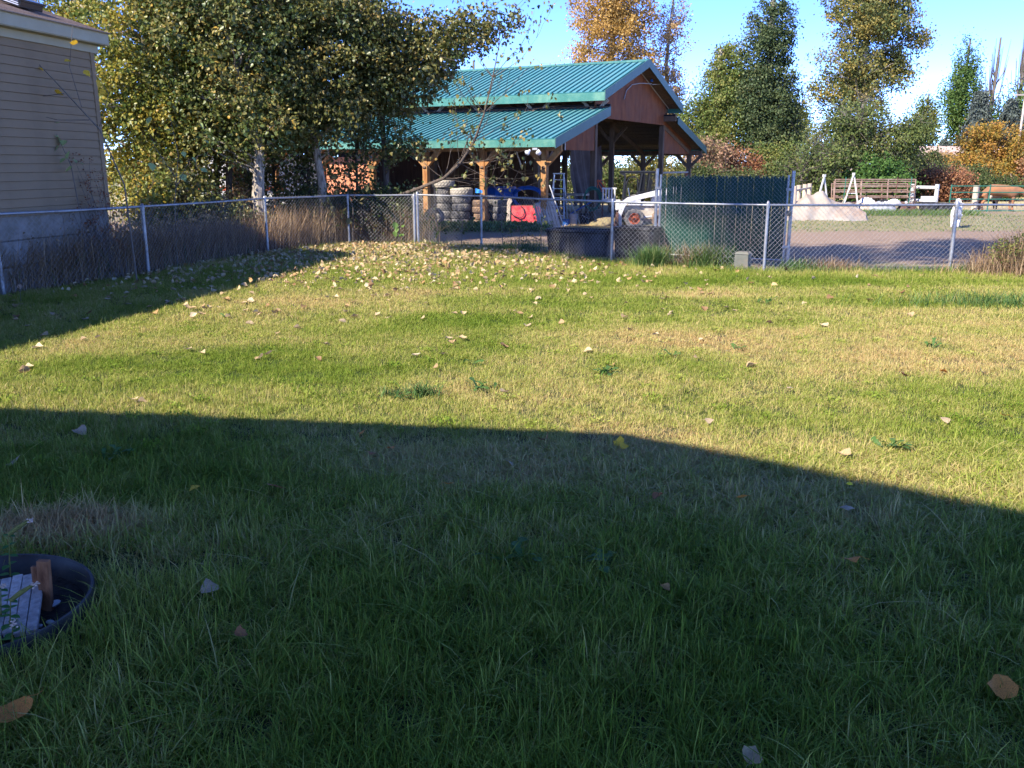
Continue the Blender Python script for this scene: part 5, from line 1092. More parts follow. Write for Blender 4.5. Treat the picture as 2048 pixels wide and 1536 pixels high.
for lab, x, y, r, h, m, nl in (
    ('pinkish brown bush to the right of the barn', 10.6, 50, 1.5, 3.4, 'pinkL', 6500), ('rust red bush below the dark green trees', 12.6, 51, 1.4, 2.9, 'rustL', 5500),
    ('pale yellow green bush right of the rust red one', 15.3, 52, 1.8, 3.3, 'deepY', 7500), ('dark low bush seen through the barn on the left', 4.2, 48, 2.2, 2.4, 'orchard', 7000),
    ('green and rust bush seen through the barn opening', 7.4, 49, 1.9, 2.7, 'mixgold', 7000), ('dark bush low behind the slatted gate', 10.0, 46, 1.8, 1.9, 'bushdk', 5500), ('dark undergrowth bush behind the canvas heap', 12.8, 46.5, 1.8, 1.5, 'bushdk', 5000),
    ('dull brown hedge bush right of the orchard tree', 23.6, 50, 1.7, 1.75, 'rustL', 6000), ('dark brown bush in front of the beige building', 26.2, 54, 2.0, 2.1, 'bushdk', 6000), ('olive bush behind the pipe panels', 21.5, 50.5, 1.6, 1.5, 'bushdk', 5000),
    ('large amber bush at the right edge', 31.3, 58.8, 2.6, 4.7, 'amber', 14000), ('lower amber and olive bush left of the large amber one', 28.9, 57, 2.0, 2.6, 'amber', 8500), ('dark red leaved bush behind the cow', 33.2, 56, 2.1, 2.7, 'rustL', 6500),
    ('yellow green bush at the right edge behind the cow', 26.6, 51, 1.8, 1.3, 'bushdk', 4500), ('dark thicket between the large trees', 20.0, 58, 2.6, 3.0, 'bushdk', 7000), ('dark green shrub beside the spruces', 29.2, 66, 2.6, 3.0, 'bushdk', 7000),
    ('brown shrub left of the spruces', 33.6, 70, 2.4, 3.1, 'goldbrown', 6500), ('leafy thicket far left behind the trailer', -16, 44, 3.5, 3.4, 'deepY', 7000), ('olive thicket behind the white van', -9, 45, 3.4, 3.0, 'bushdk', 6500), ('green thicket behind the left end of the barn', -1.5, 52, 3.5, 3.2, 'deepY', 6500)):
    tree('autumn_bush', lab, (x, y), [(0, 0, 0), (0, 0, h * .6)], .07, [(0, 0, h * .45, r, r * .7, h * .5, 1), (-r * .4, 0, h * .72, r * .6, r * .5, h * .24, .7), (r * .45, 0, h * .6, r * .6, r * .5, h * .28, .7), (0, 0, h * .2, r * 1.05, r * .7, h * .2, .8)],
         130, int(nl * 1.9), .12 if y < 55 else .15, MT[m], 'darkbark', cs=.28, limbs=34, twigs=2, dead=6, group=BB, power=.3)
def poplar(label, x, y, h, r, m, bare=0, nl=9000):
    bl = [(0, 0, h * .6, r, r, h * .26, 1.3), (.05, 0, h * .83, r * .62, r * .6, h * .17, 1), (0, 0, h * .3, r * .75, r * .7, h * .25, .7), (-r * .5, 0, h * .66, r * .4, r * .4, h * .12, .6)]
    if bare: bl = [(0, 0, h * .35, r, r, h * .22, 1), (.1, 0, h * .5, r * .7, r * .7, h * .14, .4)]
    t = tree('poplar_tree', label, (x, y), [(0, 0, 0), (0, 0, h * .5), (.1, 0, h)], .2, bl, 170, int(nl * 1.6), .2, MT[m], 'twig', cs=.36, limbs=40, twigs=1, group='poplars and spruces on the skyline', flat=1.6)
    if bare:
        mb = MB()
        for _ in range(60):
            a = rng.uniform(0, 6.28); z0 = rng.uniform(.3, .8) * h; L = rng.uniform(.12, .22) * h; q = rng.uniform(.1, 1) * r * (1 - z0 / h * .55)
            mb.tube([(0.1 * z0 / h, 0, z0 - L * .4), (q * .7 * math.cos(a), q * .7 * math.sin(a), z0), (q * math.cos(a), q * math.sin(a), z0 + L)], [.06, .045, .02], 3, cap=False)
        mb.obj('bare_branches', MT['twig'], t)
poplar('full green Lombardy poplar on the skyline', 43.5, 90, 13.6, 1.75, 'poplar'); poplar('smaller yellowish poplar left of the full green one', 41.0, 92, 8.8, 1.4, 'deepY', nl=5000)
poplar('poplar with a bare twiggy top behind the left spruce', 44.3, 86, 13.2, 1.7, 'poplar', 1, 4000); poplar('poplar with a bare reddish top at the right edge', 46.8, 86, 14.6, 1.8, 'poplar', 1, 6000)
poplar('short poplar just right of the tall dark tree', 28.3, 91, 8.2, 1.4, 'deepY', nl=5000); poplar('pinkish bare treetop showing over the barn roof on the left', -3.0, 71, 9.6, 1.3, 'pinkL', 1, 2500)
def spruce(label, x, y, h, r, nl=15000):
    t = empty('spruce_tree', label, 'tree', (x, y, 0), group='poplars and spruces on the skyline'); mb = MB(); mb.tube([(0, 0, 0), (0, 0, h * .97)], [.22, .02], 8)
    P = []
    for i in range(150):
        z = h * (.06 + .92 * rng.random() ** 1.15); L = r * (1 - z / h) ** .8 * rng.uniform(.75, 1.1) + .15; a = rng.uniform(0, 6.283); d = Vector((math.cos(a), math.sin(a), 0))
        pts = [Vector((0, 0, z)), d * L * .5 + Vector((0, 0, z - L * .18)), d * L + Vector((0, 0, z - L * .22))]; mb.tube(pts, [.04, .025, .01], 3, cap=False)
        m = int(nl / 150); tt = rng.uniform(.15, 1, m); q = np.array([tuple(pts[0].lerp(pts[2], f)) for f in tt]); q += rng.normal(0, .13, q.shape); q[:, 2] -= np.abs(rng.normal(0, .16, m)); P.append(q)
    mb.obj('trunk', MT['darkbark'], t); P = np.concatenate(P)
    V, F, ids = leaves(P, .26 * rng.uniform(.6, 1.3, len(P)), .7, .4); link('crown', npmesh('crown', V, F, MT['conifer'], np.clip(rng.normal(.45, .22, len(P)), 0, 1)[ids]), t)['kind'] = 'stuff'
spruce('blue grey spruce, the left one of two', 40.2, 80, 8.2, 2.5); spruce('blue grey spruce, the right one of two', 43.0, 80, 7.6, 2.9); spruce('low dark spruce left of the others', 37.6, 80, 4.2, 2.0, 6000)

# added unseen tree, crown shaped to throw the shade band across the far yard
PV, QV = Vector((.661, -.75, 0)), Vector((.75, .661, 0))
w_ = lambda p, q, z: tuple(PV * p + QV * q + Vector((0, 0, z)))
bl = [(-6.9, 1.4, 24.7, 2.4, 2.4, 2.2), (-3.9, 3.0, 24.9, 2.3, 2.3, 2.1), (-.9, 5.0, 25.3, 2.2, 2.2, 1.8), (-9.5, -1.9, 23.8, 1.9, 1.9, 1.5), (-11.5, -4.9, 22.9, 1.4, 1.2, .65), (-13.7, -5.2, 22.9, 1.6, 1.1, .5), (-15.5, -4.9, 22.7, 1.3, 1.0, .45)]
tree('shade_caster_tree', 'tall wide leaning tree added out of view, its crown shaped to shade the far yard', w_(-1, -8, 0)[:2], [(0, 0, 0), w_(0, 0, 12), w_(-.3, .4, 23), w_(-1, .8, 25)], .3,
     [w_(b[0], b[1], b[2]) + b[3:6] + (1,) for b in bl], 170, 15000, .34, MT['deep'], cs=.5, limbs=26, power=.5, lift=.04)

# ------------------------------------------------------------------ brush, weeds and saplings
def weeds(name, label, cat, P, h, w, lean, m, segs=3, curl=1.8, **kw):
    V, F, ids = blades(P, h, w, lean, segs=segs, curl=curl); return link(name, npmesh(name, V, F, m, np.clip(rng.normal(.5, .25, len(P)), 0, 1)[ids]), kind='stuff', label=label, cat=cat, **kw)
def along(pts, n, spread, off=0):
    pts = np.array(pts, float); seg = np.linalg.norm(np.diff(pts, axis=0), axis=1); cum = np.concatenate([[0], np.cumsum(seg)]); s = rng.uniform(0, cum[-1], n)
    P = np.zeros((n, 3)); P[:, 0] = np.interp(s, cum, pts[:, 0]) + rng.normal(off, spread, n); P[:, 1] = np.interp(s, cum, pts[:, 1]) + rng.normal(0, spread, n); return P
n = 26000; P = along([(-9.0, 11.0), (-8.0, 13.5), (-6.9, 16.1), (-5.95, 19.9)], n, .28, -.18); P[:, 0] = np.minimum(P[:, 0], np.interp(P[:, 1], [10.4, 13.35, 15.9, 19.9], [-8.8, -7.72, -6.55, -5.5]))
weeds('dry_weeds', 'tangle of dry brown weeds behind the left fence', 'weeds', P, rng.uniform(.3, 1.05, n) * np.interp(P[:, 1], [11, 15, 19], [1.1, 1, .9]), rng.uniform(.005, .012, n), np.abs(rng.normal(.4, .35, n)), MT['weedbrown'], 4)
n = 3500; P = along([(-9.3, 11.0), (-8.2, 13.5), (-7.1, 16.1), (-6.2, 19.9)], n, .35, -.3); P[:, 0] = np.minimum(P[:, 0], np.interp(P[:, 1], [10.4, 13.35, 15.9, 19.9], [-8.8, -7.72, -6.55, -5.5]))
weeds('rough_grass', 'dark green rough grass between the left fence and the house', 'grass', P, rng.uniform(.2, .7, n), rng.uniform(.008, .016, n), np.abs(rng.normal(.4, .3, n)), MT['weedgreen'], 4)
n = 2600; P = along([(-9.0, 11.2), (-8.0, 13.5), (-7.0, 16.1), (-6.1, 19.9)], n, .25, -.25); P[:, 0] = np.minimum(P[:, 0], np.interp(P[:, 1], [10.4, 13.35, 15.9, 19.9], [-8.85, -7.77, -6.6, -5.55]))
P[:, 2] = rng.uniform(.1, .95, n); V, F, ids = leaves(P, rng.uniform(.03, .09, n), .2, .6)
link('weed_leaves', npmesh('weed_leaves', V, F, MT['goldbrown'], rng.random(n)[ids]), kind='stuff', label='withered leaves among the dry weeds behind the left fence', cat='weeds')
for i in range(34):
    y = rng.uniform(11.3, 19.5); x = float(np.interp(y, [10.4, 13.35, 15.9, 19.9], [-8.95, -7.85, -6.7, -5.65])) - rng.uniform(.02, .5); h = rng.uniform(.8, 1.45)
    mb = MB(); top = Vector((rng.normal(0, .15), rng.normal(0, .1), h)); pth = branch_path((0, 0, 0), top, 0, 4, .05); mb.tube(pth, [.006, .005, .004, .003, .002], 4, cap=False)
    for _ in range(4): q = pth[rng.integers(1, 4)]; mb.tube([q, q + Vector((rng.normal(0, .12), rng.normal(0, .08), rng.uniform(.1, .25)))], [.003, .0015], 3, cap=False)
    t = empty('tall_weed', 'tall dry weed stalk standing among the brush behind the left fence', 'weed', (x, y, 0), group='tall dry weeds behind the left fence'); mb.obj('stem', MT['twig'], t)
    P = np.array([tuple(top + Vector(rng.normal(0, .05, 3)) - Vector((0, 0, rng.uniform(0, .3)))) for _ in range(26)]); V, F, ids = leaves(P, rng.uniform(.015, .04, 26), 0, .8); link('seeds', npmesh('seeds', V, F, MT['weedbrown'], rng.random(26)[ids]), t)['kind'] = 'stuff'
n = 4500; P = along([(-5.8, 20.3), (-4.4, 22.3), (-2.6, 22.6), (-2.2, 22.4)], n, .25, -.1); P[:, 1] += .1; k_ = P[:, 1] < np.interp(P[:, 0], [-5.5, -4, -2.3], [20.1, 22.3, 22.4]); P[k_, 1] += .5
weeds('dry_weeds', 'dark thicket of dry stems behind the fence corner under the trees', 'weeds', P, rng.uniform(.3, 1.15, n), rng.uniform(.006, .013, n), np.abs(rng.normal(.25, .25, n)), MT['weedbrown'], 4)
n = 5200; P = along([(-2.1, 21.9), (-.6, 21.0), (1.9, 17.6), (4.5, 16.15), (8.0, 16.3), (9.5, 16.4)], n, .11)
weeds('fence_line_grass', 'uncut grass growing along the foot of the back fence', 'grass', P, rng.uniform(.06, .2, n), rng.uniform(.005, .01, n), np.abs(rng.normal(.6, .3, n)), MT['weedgreen'], 3)
for lab, x, y, k, sp, h0, h1, mm in (('dark green grass clump at the foot of the fence below the loader', 2.66, 17.05, 900, .16, .25, .55, 'weedgreen'), ('tall mixed grass clump in front of the slatted gate', 3.72, 16.95, 1000, .22, .25, .55, 'weedgreen'), ('dry grass stems in front of the slatted gate', 3.5, 17.2, 500, .3, .3, .62, 'weedbrown'),
    ('small green clump between utility box and gate post', 5.3, 16.5, 500, .2, .1, .3, 'weedgreen'), ('straw coloured grass at the foot of the fence right of the gate', 5.9, 16.5, 450, .28, .12, .35, 'weedbrown'), ('broad tuft of long lawn grass near the right edge', 6.75, 12.35, 900, .34, .10, .26, 'weedgreen'),
    ('long green grass tuft in the middle of the lawn', -.76, 7.3, 170, .07, .07, .17, 'weedgreen'), ('green clump behind the black trough at the fence', .25, 20.4, 600, .25, .15, .4, 'weedgreen'), ('small fresh green tuft left on the sunlit lawn', -1.0, 9.0 - 1.7, 60, .05, .05, .12, 'weedgreen')):
    P = np.zeros((k, 3)); P[:, 0] = rng.normal(x, sp * (2.0 if 'right edge' in lab else 1), k); P[:, 1] = rng.normal(y, sp * .7, k)
    V, F, ids = blades(P, rng.uniform(h0, h1, k), rng.uniform(.005, .011, k), np.abs(rng.normal(.6, .35, k)), segs=5); link('grass_clump', npmesh('grass_clump', V, F, MT[mm], np.clip(rng.normal(.4, .25, k), 0, 1)[ids]), label=lab, cat='grass clump', group='grass clumps')
# dry bush right front
n = 2600; P = np.zeros((n, 3)); P[:, 0] = rng.normal(9.25, .55, n); P[:, 1] = rng.normal(16.05, .28, n)
bush = empty('dry_bush', 'tangled dry bush of grey twigs and weeds at the right end of the fence', 'bush', (9.2, 16.0, 0))
hh = rng.uniform(.25, 1.0, n) * np.clip(1.25 - np.abs(P[:, 0] - 9.6) * .55, .35, 1.1); V, F, ids = blades(P - np.array([9.2, 16, 0]), hh, rng.uniform(.005, .011, n), np.abs(rng.normal(.5, .4, n)), segs=5)
link('stems', npmesh('stems', V, F, MT['weedbrown'], np.clip(rng.normal(.55, .25, n), 0, 1)[ids]), bush)['kind'] = 'stuff'
P = ellipsoid_pts(3200, (.35, 0, .38), (1.1, .5, .42), .5); V, F, ids = leaves(P, .055 * rng.uniform(.5, 1.3, 3200), .3, .6); link('leaves', npmesh('leaves', V, F, MT['deepY'], rng.random(3200)[ids]), bush)['kind'] = 'stuff'
# weeds below the tyres, yard grass, tyre foreground
n = 4200; P = np.zeros((n, 3)); P[:, 0] = rng.uniform(-3.4, 1.2, n); P[:, 1] = rng.normal(27.3, .38, n)
V, F, ids = leaves(P + np.array([0, 0, .0]) + np.stack([np.zeros(n), np.zeros(n), rng.uniform(.02, .22, n)], 1), rng.uniform(.05, .12, n), -.2, .7); link('ground_weeds', npmesh('ground_weeds', V, F, MT['bright'], rng.random(n)[ids]), kind='stuff', label='sunlit green weeds in front of the tyre stacks', cat='weeds')
n = 5000; P = np.zeros((n, 3)); P[:, 0] = rng.uniform(12.5, 18.5, n); P[:, 1] = rng.normal(36.3, .7, n)
weeds('rough_grass', 'green grass in front of the junk heap', 'grass', P, rng.uniform(.08, .28, n), rng.uniform(.012, .022, n), np.abs(rng.normal(.6, .3, n)), MT['weedgreen'], 3)
n = 14000; P = np.zeros((n, 3)); P[:, 0] = rng.uniform(5.0, 20, n); P[:, 1] = rng.uniform(26.5, 36.5, n); keep = rng.random(n) < .35 + .5 * np.sin(P[:, 0] * .9 + P[:, 1]) ** 2; P = P[keep]; n = len(P)
weeds('rough_grass', 'thin worn grass in the dirt yard', 'grass', P, rng.uniform(.02, .07, n), rng.uniform(.012, .025, n), np.abs(rng.normal(.8, .3, n)), MT['weedgreen'], 2)
# thin stems growing against the back fence
for i, (x, y, h) in enumerate(((-1.75, 21.5, 1.6), (-.2, 20.3, 1.15), (.62, 19.2, .95), (-1.2, 21.2, .8), (.1, 19.9, .6))):
    mb = MB(); pts = [(0, 0, 0), (.03 * (i - 2), 0, h * .5), (.10 * (i - 2) * .5, 0, h)]; mb.tube(pts, [.011, .008, .003], 5); P = []
    for _ in range(9):
        z = rng.uniform(.1, 1) * h; q = Vector((rng.normal(0, .22), rng.normal(0, .12), z + .12)); mb.tube([(0, 0, z * .95), q], [.005, .002], 4, cap=False); P.append(tuple(q)); P.append((q.x * .6, q.y * .6, q.z - .05))
    t = empty('thin_sapling', ('tallest thin bare sapling at the back fence before the leaning tyre', 'thin sapling left of the second fence post', 'thin sapling before the red bin', 'low twiggy sapling near the fence corner', 'smallest twiggy sapling at the back fence')[i], 'sapling', (x, y, 0), group='thin saplings on the back fence')
    mb.obj('stem', MT['twig'], t); P = np.array(P); V, F, ids = leaves(P, .08 * rng.uniform(.6, 1.2, len(P)), .6, .7, six=True); link('leaves', npmesh('leaves', V, F, MT['bushdk'], rng.random(len(P))[ids]), t)['kind'] = 'stuff'
# saplings by the house: big leaves, each its own part
bl = MB(); ol = [(0, 0), (.16, .30), (.42, .42), (.5, .30), (.72, .26), (.78, .12), (1, 0)]
bl.add([(x, y, .10 * abs(y) - .12 * x * x) for x, y in ol] + [(x, -y, .10 * abs(y) - .12 * x * x) for x, y in ol[1:-1]], [(0, 1, 2, 3, 4, 5, 6), (0, 6, 11, 10, 9, 8, 7)])
big = {k: bl.mesh('leaf', MT[k]) for k in ('bright', 'bushdk', 'palegreen', 'leaf_yellow')}
for k, m in big.items():
    a = m.attributes.new('rnd', 'FLOAT', 'FACE'); a.data.foreach_set('value', [.9] * len(m.polygons))
def sapling(label, base, stem, lv, mat, s=.13, r=.012, side=None):
    t = empty('sapling', label, 'sapling', base); mb = MB(); mb.tube(stem, [r * (1 - .75 * i / (len(stem) - 1)) for i in range(len(stem))], 6)
    for a in side or []: mb.tube(a, [.007, .005, .003][:len(a)], 5)
    mb.obj('stem', MT['twig'], t, smooth=True)
    for i, p in enumerate(lv): link('leaf', big[mat], t, p, (rng.normal(0, .5), R(35) + rng.normal(0, .4), rng.uniform(-2.6, .6)), s * rng.uniform(.75, 1.2))
    return t
sapling('sapling with a row of big leaves painted sunlit pale green before the house wall', (-7.05, 14.9, 0), [(0, 0, 0), (-.05, 0, 1.0), (-.12, 0, 1.9), (-.3, 0, 2.4), (-.5, 0, 2.85)],
        [(-.5, 0, 2.85), (-.42, 0, 2.72), (-.46, .02, 2.55), (-.36, 0, 2.58), (-.38, 0, 2.42), (-.28, 0, 2.35), (-.3, 0, 2.22), (-.18, 0, 2.3), (-.14, 0, 2.12), (-.2, 0, 2.02), (-.06, 0, 2.0), (.02, 0, 1.95), (-.1, 0, 1.88)], 'palegreen', .155)
sapling('sapling of big green leaves hanging between the house corner and the trees', (-6.3, 16.8, 0), [(0, 0, 0), (.05, 0, 1.2), (.2, 0, 2.1), (.1, 0, 2.8)],
        [(.2 + .5 * math.sin(i * 2.3), .1 * math.cos(i), 1.75 + .1 * i) for i in range(11)], 'palegreen', .16, side=[[(.1, 0, 1.5), (.4, 0, 2.0), (.65, 0, 2.1)], [(.1, 0, 1.7), (-.2, 0, 2.2), (-.3, 0, 2.5)]])
sapling('tall thin branch with few yellow leaves arching in front of the house roof', (-6.2, 14.7, 0), [(0, 0, 0), (-.05, 0, 1.6), (-.35, 0, 2.45), (-.9, 0, 3.1), (-1.25, 0, 3.5), (-1.45, 0, 3.95)],
        [(-1.45, 0, 3.95), (-1.4, 0, 3.8), (-1.5, .02, 3.75), (-1.35, 0, 3.55), (-1.2, 0, 3.4), (-.5, 0, 3.35), (-.3, 0, 3.2), (-.2, 0, 3.05), (-.55, 0, 3.75), (-.7, 0, 3.5), (-1.0, 0, 3.05)], 'leaf_yellow', .13, .016,
        side=[[(-.6, 0, 2.8), (-.72, 0, 3.4), (-.6, 0, 4.0)], [(-.35, 0, 2.5), (-.15, 0, 3.0), (-.35, 0, 3.35)], [(-.85, 0, 3.0), (-1.3, 0, 2.95), (-1.9, 0, 3.15)], [(-.5, 0, 2.6), (-1.0, 0, 2.6), (-1.4, 0, 2.7)]])
sapling('thin sapling with small dark leaves near the left picture edge', (-7.75, 14.3, 0), [(0, 0, 0), (-.05, 0, 1.0), (-.2, 0, 1.6), (-.25, 0, 2.05)], [(-.25 + .1 * math.sin(i * 2), 0, 1.15 + .1 * i) for i in range(10)], 'bushdk', .10)
sapling('vine with big dark green leaves climbing over the fence near the corner', (-3.9, 22.0, 0), [(0, 0, 0), (.05, -.05, .9), (-.1, -.1, 1.5), (.1, -.1, 2.1)], [(.45 * math.sin(i * 1.7), -.12, .65 + .1 * i) for i in range(16)], 'bushdk', .22)
sapling('low bright green leafy shoot growing through the fence corner', (-2.75, 21.9, 0), [(0, 0, 0), (.02, 0, .5)], [(.12 * math.sin(i * 2), -.05, .22 + .07 * i) for i in range(6)], 'bright', .17)
mb = MB(); P = []
for _ in range(26):
    a = Vector((rng.normal(0, .12), rng.normal(0, .1), 0)); b = a + Vector((rng.normal(-.25, .35), rng.normal(0, .15), rng.uniform(1.1, 2.15))); pth = branch_path(a, b, 0, 4, .03); mb.tube(pth, [.008, .007, .006, .004, .002], 4, cap=False)
    for q in pth[2:]: P += [tuple(q + Vector(rng.normal(0, .04, 3))) for _ in range(9)]
t = empty('seeding_dock', 'dark reddish brown seeding stems in front of the house corner', 'plant', (-6.9, 15.35, 0)); mb.obj('stem', MT['twig'], t)
P = np.array(P); V, F, ids = leaves(P, .035 * rng.uniform(.5, 1.4, len(P)), .2, .8); link('seeds', npmesh('seeds', V, F, MT['rustL'], rng.random(len(P))[ids] * .4), t)['kind'] = 'stuff'
# scrub under the trees (leafy undergrowth behind the left fence)
for lab, x, y, r, h, m, nl in (('leafy yellow green scrub behind the house corner', -8.2, 20.5, 1.1, 1.9, 'cottonY', 3200), ('dark scrub between the tree trunks', -5.4, 23.3, 1.6, 1.5, 'bushdk', 3500), ('brown leaved scrub at the foot of the cottonwoods', -7.0, 22.6, 1.2, 1.4, 'goldbrown', 2200), ('thin stemmed leafy scrub behind the middle of the left fence', -7.6, 20.8, .9, 2.1, 'cottonO', 2600), ('dark leafy scrub in the fence corner before the tyres', -3.2, 22.9, 1.0, 1.5, 'bushdk', 5500), ('dense dark scrub low behind the fence under the slim cottonwood', -4.6, 22.9, 1.1, 1.3, 'bushdk', 5500), ('low olive scrub behind the fence at the thick trunk', -6.6, 21.3, .8, 1.1, 'cottonO', 3500), ('tangled leafy scrub in front of the white trailer', -9.6, 25.5, 1.5, 2.2, 'cottonY', 4500), ('leafy scrub in front of the white van', -5.6, 26.0, 1.0, 1.6, 'cottonO', 2500)):
    tree('undergrowth_bush', lab, (x, y), [(0, 0, 0), (0, 0, h * .7)], .03, [(0, 0, h * .5, r, r * .6, h * .5, 1)], 70, nl, .085, MT[m], 'darkbark', cs=.16, limbs=45, twigs=3, group='scrub under the cottonwoods', power=.5, six=True)

# lawn weeds: rosettes of toothed leaves
rl = MB(); ol = [(0, .03), (.2, .05), (.3, .12), (.36, .06), (.52, .15), (.58, .08), (.76, .18), (.88, .13), (1, 0)]
zc = lambda x: .30 * math.sin(x * 2.2)
rl.add([(x, y, zc(x) + .06 * y) for x, y in ol] + [(x, -y, zc(x) + .06 * y) for x, y in ol[:-1]], [tuple(range(9)) + tuple(range(16, 8, -1))]); me_r = rl.mesh('leaf', MT['bright']); me_r.attributes.new('rnd', 'FLOAT', 'FACE').data.foreach_set('value', [.35] * len(me_r.polygons))
def rosette(x, y, nlf, L, label):
    t = empty('lawn_weed', label, 'weed', (x, y, 0), group='broad leaved weeds in the lawn')
    for i in range(nlf): link('leaf', me_r, t, (rng.normal(0, L * .35), rng.normal(0, L * .2), .02), (rng.normal(0, .25), rng.normal(-.15, .2), i * 2.4 + rng.normal(0, .3)), L * rng.uniform(.7, 1.15))
for a in ((-.95, 7.15, 8, .10, 'toothed weed at the foot of the long grass tuft'), (-.27, 7.5, 12, .12, 'spreading weed right of the long grass tuft'), (.86, 8.05, 12, .13, 'broad dark green weed patch in the middle of the sunny lawn'), (2.62, 5.8, 12, .12, 'fresh green weed just beyond the diagonal shadow edge'),
          (3.55, 12.4, 10, .14, 'pale green weed in the dry patch toward the fence'), (4.5, 9.3, 9, .13, 'flat weed right on the dry part of the lawn'), (-.4, 8.5, 6, .10, 'small dark weed left of the middle'), (-.0, 4.0, 8, .15, 'blue green broad leaves hidden in the shaded grass'), (.35, 3.98, 7, .15, 'second clump of blue green broad leaves in the shade'), (-2.6, 5.6, 10, .13, 'leafy weed in the shade at the left edge'), (1.6, 8.9, 6, .10, 'weed on the dry patch right of the middle'), (-3.6, 11.2, 6, .12, 'weed at the edge of the left shadow'), (2.4, 9.2, 7, .09, 'tiny dark weeds in the straw coloured grass')): rosette(*a)

# ------------------------------------------------------------------ fallen leaves
def leaf_mesh(seed, mat):
    r0 = np.random.default_rng(seed); c1, c2, tw = r0.uniform(-.8, 1.6), r0.uniform(-.5, 1.2), r0.uniform(-.5, .5)
    rows = [(0, .10), (.12, .34), (.3, .46), (.5, .42), (.7, .28), (.86, .13), (1, .01)]; vs = []; nu = 5
    for x, hw in rows:
        for k in range(nu):
            s = (k / (nu - 1) * 2 - 1) * hw; s *= 1 + .1 * r0.normal()
            z = c1 * s * s * 1.3 + c2 * (x - .5) ** 2 * .7 + tw * s * (x - .4) + .02 * r0.normal(); vs.append((x - .5, s, z))
    fs = [(i * nu + k, i * nu + k + 1, (i + 1) * nu + k + 1, (i + 1) * nu + k) for i in range(6) for k in range(nu - 1)]
    zmin = min(v[2] for v in vs); mb = MB(); mb.add([(a, b, c - zmin) for a, b, c in vs], fs); mb.tube([(-.5, 0, vs[2][2] - zmin), (-.72, .05, .1 - zmin * .3), (-.95, .02, .06)], .012, 4, cap=False)
    return mb.mesh('fallen_leaf', mat, smooth=True)
LM = {k: [leaf_mesh(i * 7 + j, MT[k]) for i in range(5)] for j, k in enumerate(('fallen', 'leaf_orange', 'leaf_yellow', 'leaf_brown', 'leaf_pale'))}
SPEC = [(-1.69, 2.67, .13, 'leaf_orange', 'big rusty orange leaf at the bottom left corner'), (-1.34, 3.61, .09, 'leaf_pale', 'grey pink curled leaf right of the planter'), (-1.08, 3.21, .055, 'leaf_brown', 'small brown curled stalk leaf in the long grass'), (-1.37, 4.88, .12, 'leaf_brown', 'dark brown cupped leaf in the shade left of the middle'),
  (-1.84, 4.86, .075, 'leaf_yellow', 'narrow yellow leaf standing left of the dark brown one'), (-3.09, 6.08, .10, 'leaf_pale', 'pale leaf just inside the shadow at the left'), (-3.19, 5.42, .11, 'leaf_pale', 'pale leaf with a long stalk at the left edge'), (-2.98, 6.94, .07, 'fallen', 'tan leaf at the sunny side of the shadow edge'),
  (-1.07, 6.08, .05, 'leaf_orange', 'tiny orange leaf below the shadow edge'), (-0.81, 5.71, .055, 'leaf_orange', 'small orange leaf in the shade'), (-0.94, 5.61, .07, 'leaf_brown', 'small dark leaf beside the small orange leaf'), (-0.02, 5.40, .085, 'leaf_pale', 'curled white grey leaf near the centre'), (0.23, 5.91, .09, 'leaf_brown', 'brown crumpled leaf just under the shadow edge'),
  (0.73, 5.83, .09, 'leaf_yellow', 'golden yellow leaf below the bend of the shadow'), (0.76, 5.77, .07, 'leaf_yellow', 'second golden leaf touching the first below the shadow bend'), (-0.37, 4.93, .065, 'leaf_orange', 'orange leaf in the middle of the shade'), (0.83, 4.73, .075, 'leaf_brown', 'brown leaf right of the centre in the shade'),
  (1.29, 4.71, .075, 'leaf_orange', 'pale orange leaf in the right part of the shade'), (1.82, 4.54, .085, 'leaf_pale', 'white leaf with an orange edge in the shade at right'), (1.60, 3.87, .085, 'leaf_orange', 'orange leaf low in the right shade'), (0.68, 3.61, .05, 'fallen', 'small tan leaf in the lighter shaded grass'), (1.74, 2.83, .11, 'leaf_orange', 'big tan orange leaf near the right bottom corner'),
  (0.76, 2.46, .07, 'fallen', 'tan leaf cut by the bottom edge'), (2.20, 5.59, .10, 'fallen', 'tan leaf on the sunny side of the diagonal shadow edge'), (3.24, 6.41, .075, 'leaf_pale', 'white leaf on the sunny right lawn'), (3.75, 6.53, .075, 'leaf_orange', 'orange tan leaf near the right edge'), (1.47, 6.38, .07, 'leaf_pale', 'pale leaf on the sunny lawn right of the middle'),
  (1.45, 7.36, .07, 'leaf_pale', 'white leaf right of the broad weed patch'), (2.37, 7.39, .06, 'leaf_pale', 'small white leaf on the right lawn'), (-0.71, 8.23, .07, 'fallen', 'tan leaf beyond the long grass tuft'), (3.57, 7.88, .08, 'leaf_brown', 'brown leaf on the right lawn'), (3.98, 8.02, .08, 'leaf_orange', 'reddish leaf right of the brown one')]
for i, (x, y, s, k, lab) in enumerate(SPEC):
    z = .05 if y > 5 else .085; link('fallen_leaf', LM[k][i % 5], None, (x, y, z), (rng.normal(0, .35), rng.normal(0, .3), rng.uniform(0, 6.28)), s, lab, 'fallen leaf', 'fallen leaves on the lawn')
cand = []
while len(cand) < 262:
    y = 6.6 + 9.6 * rng.random() ** .62; x = rng.uniform(-y * .57, y * .57)
    pr = np.interp(x, [-6, -1, 2, 5, 9], [1, .85, .42, .12, .06]) * np.interp(y, [6.5, 9, 11, 16], [.12, .3, .65, 1])
    if in_lawn(x, y) and rng.random() < pr: cand.append((x, y))
